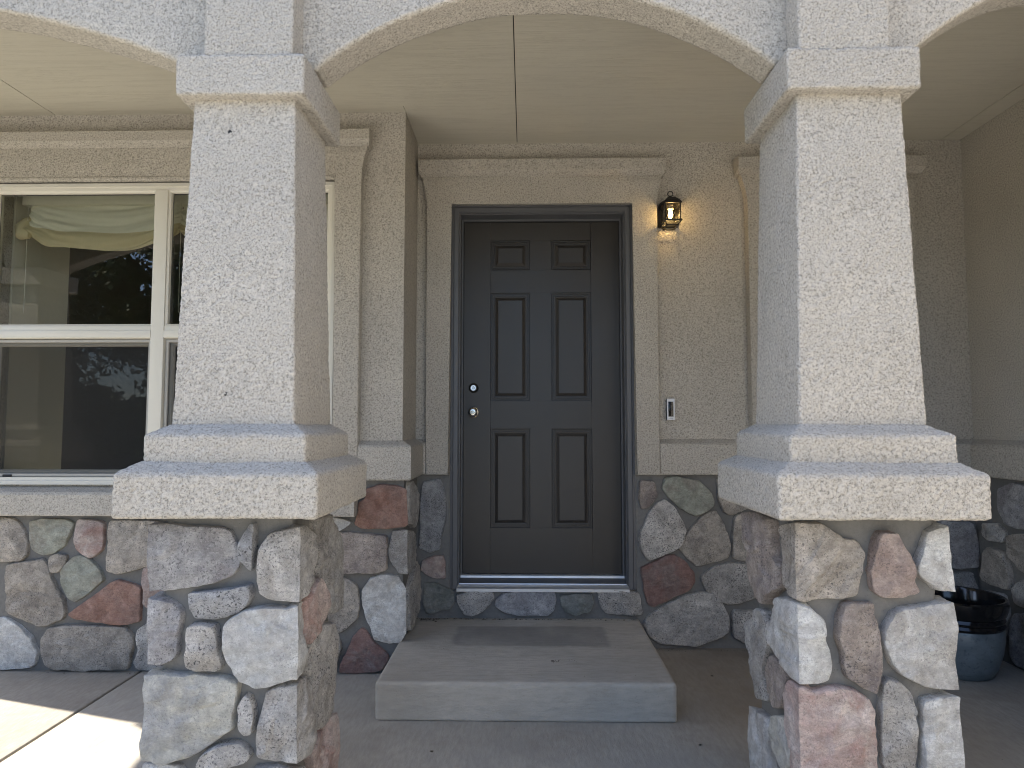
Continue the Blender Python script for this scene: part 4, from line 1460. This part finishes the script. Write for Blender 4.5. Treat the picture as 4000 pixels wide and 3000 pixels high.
for x_, y_ in ((0.90, 3.32), (0.66, 2.62), (-0.35, 2.55), (1.02, 2.62), (0.86, 2.45), (0.42, 2.40)): bit(x_, y_, 0.0005, 0.011)
for _ in range(60): bit(rr.uniform(-3.3, -1.0), 3.305 - abs(rr.gauss(0, 0.006)), 0.001, rr.uniform(0.002, 0.006))
tag(base_obj('leaf_litter', bm_mesh('leaf_litter', bm, M['litter'])), 'dark grit and dead leaf bits scattered on step and porch floor', 'litter', kind='stuff')

# ---------------------------------------------------------------- wall lantern
LX, LZ = 0.810, R_
R0_ = R_
R_ = R_ + 0.034
lan = thing('wall_lantern', (LX, YB, R_ + 1.10), 'small black metal wall lantern with glowing bulb, right of the door', 'lantern')
yb = YB - 0.004
# arched back plate
bm = bmesh.new()
zb0, zb1 = R_ + 1.085, R_ + 1.225
pts = [(LX - 0.056, zb0), (LX + 0.056, zb0), (LX + 0.056, zb1 - 0.03)]
pts += [(LX + 0.056 * math.cos(a), zb1 - 0.03 + 0.050 * math.sin(a)) for a in np.linspace(0.15, math.pi - 0.15, 11)] + [(LX - 0.056, zb1 - 0.03)]
add_prism(bm, pts, yb - 0.014, yb + 0.006, bev=0.003)
base_obj('back_plate', bm_mesh('back_plate', bm, M['black'], smooth=True), lan)
y0, y1 = YB - 0.142, YB - 0.024          # lantern body
bx0, bx1 = LX - 0.041, LX + 0.041
zl, zm, zt = R_ + 1.066, R_ + 1.092, R_ + 1.190
bm = bmesh.new()
t = 0.0035
for x_ in (bx0, bx1):
    for y_ in (y0, y1):
        add_box(bm, x_ - t, x_ + t, y_ - t, y_ + t, zm - 0.002, zt + 0.006)
for z_ in (zm, zt):
    for y_ in (y0, y1): add_box(bm, bx0 - 0.010, bx1 + 0.010, y_ - t, y_ + t, z_ - t, z_ + t)
    for x_ in (bx0, bx1): add_box(bm, x_ - t - 0.0004, x_ + t + 0.0004, y0 - 0.010, y1 + 0.010, z_ - t - 0.0004, z_ + t + 0.0004)
# splayed foot of the cage
fx0_, fx1_, fy0, fy1 = bx0 + 0.012, bx1 - 0.012, y0 + 0.014, y1 - 0.014
for (xa, ya, xb, yb2) in ((bx0 - 0.008, y0 - 0.008, fx0_, fy0), (bx1 + 0.008, y0 - 0.008, fx1_, fy0), (bx0 - 0.008, y1 + 0.008, fx0_, fy1), (bx1 + 0.008, y1 + 0.008, fx1_, fy1)):
    add_tube(bm, [(xa, ya, zm), (xb, yb2, zl)], 0.004, 6)
for y_ in (fy0, fy1): add_box(bm, fx0_ - 0.005, fx1_ + 0.005, y_ - t, y_ + t, zl - t, zl + t)
for x_ in (fx0_, fx1_): add_box(bm, x_ - t - 0.0004, x_ + t + 0.0004, fy0, fy1, zl - t - 0.0003, zl + t + 0.0003)
base_obj('cage', bm_mesh('cage', bm, M['black']), lan)
# hipped roof with a curved back
bm = bmesh.new()
lo = [(bx0 - 0.006, y0 - 0.006), (bx1 + 0.006, y0 - 0.006), (bx1 + 0.006, y1 + 0.012), (bx0 - 0.006, y1 + 0.012)]
levels = [(0.0, zt + 0.004), (0.010, zt + 0.018), (0.020, zt + 0.028), (0.026, zt + 0.036)]
prev = None
for ins, z_ in levels:
    ring = [bm.verts.new((x_ + (ins if k in (0, 3) else -ins), y_ + (ins if k < 2 else -ins), z_)) for k, (x_, y_) in enumerate(lo)]
    if prev:
        for k in range(4): bm.faces.new((prev[k], prev[(k + 1) % 4], ring[(k + 1) % 4], ring[k]))
    else: bm.faces.new(ring[::-1])
    prev = ring
bm.faces.new(prev)
top = base_obj('lantern_roof', bm_mesh('lantern_roof', bm, M['black']), lan)
yc_ = (y0 + y1) / 2
lathe('finial', [(0.012, 0), (0.011, 0.004), (0.006, 0.007), (0.005, 0.012), (0.0065, 0.015), (0.0, 0.017)], M['black'], 20, 'Z', (LX, yc_, zt + 0.036), top)
bm = bmesh.new()
add_tube(bm, [(LX + 0.0145 * math.cos(a), yc_, zt + 0.0655 + 0.0145 * math.sin(a)) for a in np.linspace(0, 2 * math.pi, 28, endpoint=False)], 0.0026, 8, closed=True)
base_obj('hanging_ring', bm_mesh('hanging_ring', bm, M['black'], smooth=True), top)
for nm, q in (('pane', [(bx0, y0, zm), (bx1, y0, zm), (bx1, y0, zt), (bx0, y0, zt)]), ('pane', [(bx0, y0, zm), (bx0, y1, zm), (bx0, y1, zt), (bx0, y0, zt)]),
              ('pane', [(bx1, y0, zm), (bx1, y1, zm), (bx1, y1, zt), (bx1, y0, zt)])):
    bm = bmesh.new()
    bm.faces.new([bm.verts.new(p) for p in q])
    base_obj(nm, bm_mesh(nm, bm, M['clear'], recalc=False), lan)
lathe('bulb_socket', [(0.0, 0.03), (0.013, 0.03), (0.014, 0.012), (0.018, 0.010), (0.018, 0.004), (0.013, 0.0), (0.0, 0.0)], M['caulk'], 24, 'Z', (LX, yc_, zt - 0.026), lan)
bulb = lathe('bulb', [(0.011, 0.0), (0.012, -0.008), (0.020, -0.018), (0.0245, -0.032), (0.022, -0.046), (0.013, -0.056), (0.0, -0.060)], M['clear'], 28, 'Z', (LX, yc_, zt - 0.024), lan)
bm = bmesh.new()
cz_ = zt - 0.052
zig = []
for k in range(13):
    a = k / 12 * 2 * math.pi
    zig.append((LX + 0.009 * math.cos(a), yc_ + 0.009 * math.sin(a), cz_ + (0.012 if k % 2 else -0.012)))
add_tube(bm, zig, 0.0022, 6)
base_obj('filament', bm_mesh('filament', bm, M['filament']), bulb)
pl = bpy.data.lights.new('bulb_glow', 'POINT')
pl.energy = 0.06
pl.color = (1.0, 0.66, 0.28)
pl.shadow_soft_size = 0.012
plo = bpy.data.objects.new('bulb_glow', pl)
C.objects.link(plo)
plo.location = (LX, yc_ - 0.001, cz_)

R_ = R0_
# ---------------------------------------------------------------- doorbell camera
bell = thing('doorbell', (0.815, YB, R_ + 0.02), 'slim silver video doorbell with black lens panel on the stucco beside the door', 'doorbell')
bx0, bx1, bz0, bz1 = 0.788, 0.830, R_ + 0.028, R_ + 0.146
bm = bmesh.new()
add_box(bm, bx0 - 0.0005, bx1 + 0.0005, YB - 0.016, YB + 0.002, bz0 + 0.001, bz1 - 0.001, bev=0.002)
base_obj('back_body', bm_mesh('back_body', bm, M['gasket'], smooth=True), bell)
fxa, fxb, fza, fzb = bx0 + 0.0065, bx1 - 0.0065, bz0 + 0.018, bz1 - 0.016
bm = bmesh.new()
for (a_, b__, c_, d_) in ((bx0, fxa, bz0, bz1), (fxb, bx1, bz0, bz1), (fxa, fxb, bz0, fza), (fxa, fxb, fzb, bz1)):
    add_box(bm, a_, b__, YB - 0.026, YB - 0.0155, c_, d_)
bmesh.ops.remove_doubles(bm, verts=bm.verts[:], dist=1e-6)
fp = base_obj('faceplate', bm_mesh('faceplate', bm, M['silver']), bell)
bm = bmesh.new()
add_box(bm, fxa + 0.0002, fxb - 0.0002, YB - 0.0245, YB - 0.015, fza + 0.0002, fzb - 0.0002, bev=0.001)
base_obj('lens_panel', bm_mesh('lens_panel', bm, M['gloss_black'], smooth=True), bell)
xm = (bx0 + bx1) / 2
lathe('camera_lens', [(0, 0.002), (0.003, 0.0016), (0.0035, 0.0005), (0.0052, 0.0008), (0.0056, 0.0)], M['gasket'], 28, 'Y', (xm, YB - 0.0246, fzb - 0.016), bell)
lathe('push_button', [(0, 0.0018), (0.006, 0.0014), (0.0085, 0.0006), (0.0090, 0.0012), (0.0103, 0.0012), (0.0107, 0.0)], [M['gloss_black'], M['bronze']], 32, 'Y', (xm, YB - 0.0246, fza + 0.042), bell, matidx=[0, 0, 0, 1, 1])
cu = bpy.data.curves.new('wordmark', 'FONT')
cu.body = 'ring'
cu.size = 0.0125
cu.align_x = 'CENTER'
cu.extrude = 0.0003
tmp = bpy.data.objects.new('wordmark_curve', cu)
C.objects.link(tmp)
bpy.context.view_layer.update()
tme = bpy.data.meshes.new_from_object(tmp.evaluated_get(bpy.context.evaluated_depsgraph_get()))
bpy.data.objects.remove(tmp)
tP = np.zeros(len(tme.vertices) * 3)
tme.vertices.foreach_get('co', tP)
tP = tP.reshape(-1, 3)
tP = np.c_[tP[:, 0] + xm, YB - 0.0262 - tP[:, 2], tP[:, 1] + bz0 + 0.0065]
tme.vertices.foreach_set('co', tP.ravel())
tme.update()
tme.materials.clear()
tme.materials.append(M['grey_print'])
base_obj('wordmark', tme, fp)

# ---------------------------------------------------------------- glazed pot
pot = thing('plant_pot', (2.14, 3.42, 0), 'empty glazed pot, black rim over blue-grey body, in the porch corner', 'pot')
prof = [(0.0, 0.0), (0.135, 0.0), (0.146, 0.006), (0.168, 0.05), (0.188, 0.12), (0.197, 0.18), (0.198, 0.215), (0.193, 0.235), (0.199, 0.241), (0.202, 0.249), (0.198, 0.257), (0.195, 0.262), (0.200, 0.268), (0.203, 0.276), (0.199, 0.284), (0.197, 0.290)]
prof += [(0.206, 0.300), (0.214, 0.325), (0.218, 0.350), (0.218, 0.366), (0.211, 0.374), (0.200, 0.372), (0.194, 0.360), (0.186, 0.28), (0.175, 0.18), (0.140, 0.06), (0.0, 0.05)]
nb = len(prof) - 1
mi = [1 if i < 7 else 0 for i in range(nb)]
lathe('pot_body', prof, [M['gloss_black'], M['glaze'], M['dirt']], 64, 'Z', (2.14, 3.42, 0.0), pot, matidx=[2 if i >= nb - 1 else m for i, m in enumerate(mi)])

# ---------------------------------------------------------------- trees over the road, seen in the panes
def tree(x, y, h, r, seed, lab):
    rt = random.Random(seed)
    root = thing('street_tree', (x, y, -0.17), lab, 'tree', 'leafy trees in front of the house')
    bm = bmesh.new()
    add_tube(bm, [(x, y, -0.2), (x + 0.1, y, h * 0.2), (x, y + 0.1, h * 0.45), (x + 0.1, y, h * 0.8)], [0.26, 0.2, 0.14, 0.03], 10)
    tips = []
    for k in range(11):
        a = k * 2.4 + rt.uniform(-0.3, 0.3)
        z0_ = h * rt.uniform(0.22, 0.6)
        L = r * rt.uniform(0.6, 1.0)
        p1 = (x + L * 0.5 * math.cos(a), y + L * 0.5 * math.sin(a), z0_ + L * 0.25)
        p2 = (x + L * math.cos(a), y + L * math.sin(a), z0_ + L * rt.uniform(0.1, 0.6))
        add_tube(bm, [(x, y, z0_), p1, p2], [0.08, 0.05, 0.015], 7)
        tips += [p1, p2]
    base_obj('trunk', bm_mesh('trunk', bm, M['bark'], smooth=True), root)
    rn = np.random.RandomState(seed)
    cl = []
    for k in range(90):
        d = rn.normal(size=3)
        d /= np.linalg.norm(d)
        rad = rn.uniform(0.35, 1.0) ** 0.6
        cl.append((x + d[0] * r * rad, y + d[1] * r * rad, h * 0.62 + d[2] * h * 0.36 * rad))
    cl += tips
    P = []
    for c_ in cl:
        m = 130
        P.append(np.array(c_) + rn.normal(size=(m, 3)) * np.array([0.42, 0.42, 0.30]) * rn.uniform(0.6, 1.1))
    P = np.concatenate(P)
    n = len(P)
    a = rn.normal(size=(n, 3))
    a /= np.linalg.norm(a, axis=1)[:, None]
    b_ = np.cross(a, rn.normal(size=(n, 3)))
    b_ /= np.linalg.norm(b_, axis=1)[:, None]
    s = rn.uniform(0.08, 0.17, (n, 1))
    V = np.stack([P - a * s, P + b_ * s * 0.55, P + a * s, P - b_ * s * 0.55], 1).reshape(-1, 3)
    F = np.arange(4 * n).reshape(-1, 4)
    base_obj('crown', mesh_np('crown', V, F, M['leaf'], smooth=False), root)


tree(-17.5, -14.5, 9.5, 4.2, 1, 'leafy tree over the road, mirrored at the left of the window')
tree(-12.6, -16.5, 10.0, 4.0, 2, 'taller leafy tree over the road, mirrored beside the mullion')
tree(-8.0, -15.5, 9.0, 3.6, 3, 'leafy tree farthest over the road, mirrored nearest the door')

# hedge added beyond the road to darken what the lower panes reflect
rn = np.random.RandomState(9)
n = 26000
P = np.c_[rn.uniform(-46, 12, n), -21.5 + rn.normal(size=n) * 0.55, rn.uniform(-0.1, 1, n) ** 0.7 * 2.5]
P[:, 2] = np.nan_to_num(P[:, 2]) + 0.25 * np.sin(P[:, 0] * 0.9) + 0.2 * np.sin(P[:, 0] * 2.3)
a = rn.normal(size=(n, 3))
a /= np.linalg.norm(a, axis=1)[:, None]
b_ = np.cross(a, rn.normal(size=(n, 3)))
b_ /= np.linalg.norm(b_, axis=1)[:, None]
s = rn.uniform(0.12, 0.24, (n, 1))
V = np.stack([P - a * s, P + b_ * s * 0.6, P + a * s, P - b_ * s * 0.6], 1).reshape(-1, 3)
hedge = thing('hedge', (-17, -21.5, -0.17), 'dark leafy hedge added across the road to darken the window reflection', 'hedge')
base_obj('foliage', mesh_np('foliage', V, np.arange(4 * n).reshape(-1, 4), M['leaf'], smooth=False), hedge)


def conifer(x, y, h, r, seed, lab):  # conifers added to cut sky light from the left; one shows in the pane
    rn = np.random.RandomState(seed)
    root = thing('conifer', (x, y, -0.17), lab, 'tree', 'conifers on the left of the front yard')
    bm = bmesh.new()
    add_tube(bm, [(x, y, -0.2), (x + 0.05, y, h * 0.5), (x, y, h * 0.97)], [0.20, 0.12, 0.02], 10)
    P = []
    z = 0.5
    k = 0
    while z < h - 0.3:
        L = r * (1 - z / h) ** 0.8 * rn.uniform(0.75, 1.1)
        for q in range(7):
            a = k * 0.9 + q * 2 * math.pi / 7 + rn.uniform(-0.25, 0.25)
            l = L * rn.uniform(0.7, 1.1)
            tip = np.array([x + l * math.cos(a), y + l * math.sin(a), z - 0.18 * l + 0.12])
            add_tube(bm, [(x, y, z), tuple(tip)], [0.025, 0.006], 5)
            n = int(40 + 90 * l)
            t = rn.uniform(0.15, 1.02, (n, 1))
            p = np.array([x, y, z]) * (1 - t) + tip * t + rn.normal(size=(n, 3)) * np.array([0.13, 0.13, 0.09]) * (0.5 + 0.8 * l)
            P.append(p)
        z += 0.34
        k += 1
    base_obj('trunk', bm_mesh('trunk', bm, M['bark'], smooth=True), root)
    P = np.concatenate(P)
    n = len(P)
    a = rn.normal(size=(n, 3))
    a /= np.linalg.norm(a, axis=1)[:, None]
    b_ = np.cross(a, rn.normal(size=(n, 3)))
    b_ /= np.linalg.norm(b_, axis=1)[:, None]
    s = rn.uniform(0.06, 0.13, (n, 1))
    V = np.stack([P - a * s, P + b_ * s * 0.28, P + a * s, P - b_ * s * 0.28], 1).reshape(-1, 3)
    base_obj('crown', mesh_np('crown', V, np.arange(4 * n).reshape(-1, 4), M['needle'], smooth=False), root)


conifer(-9.4, -5.6, 8.5, 1.9, 21, 'dark conifer in the left front yard, mirrored in the upper pane')
conifer(-10.2, -1.6, 8.0, 2.2, 22, 'dark conifer added out of view, left of the porch, to block sky light')  # unseen tree, put in only to block the left sky
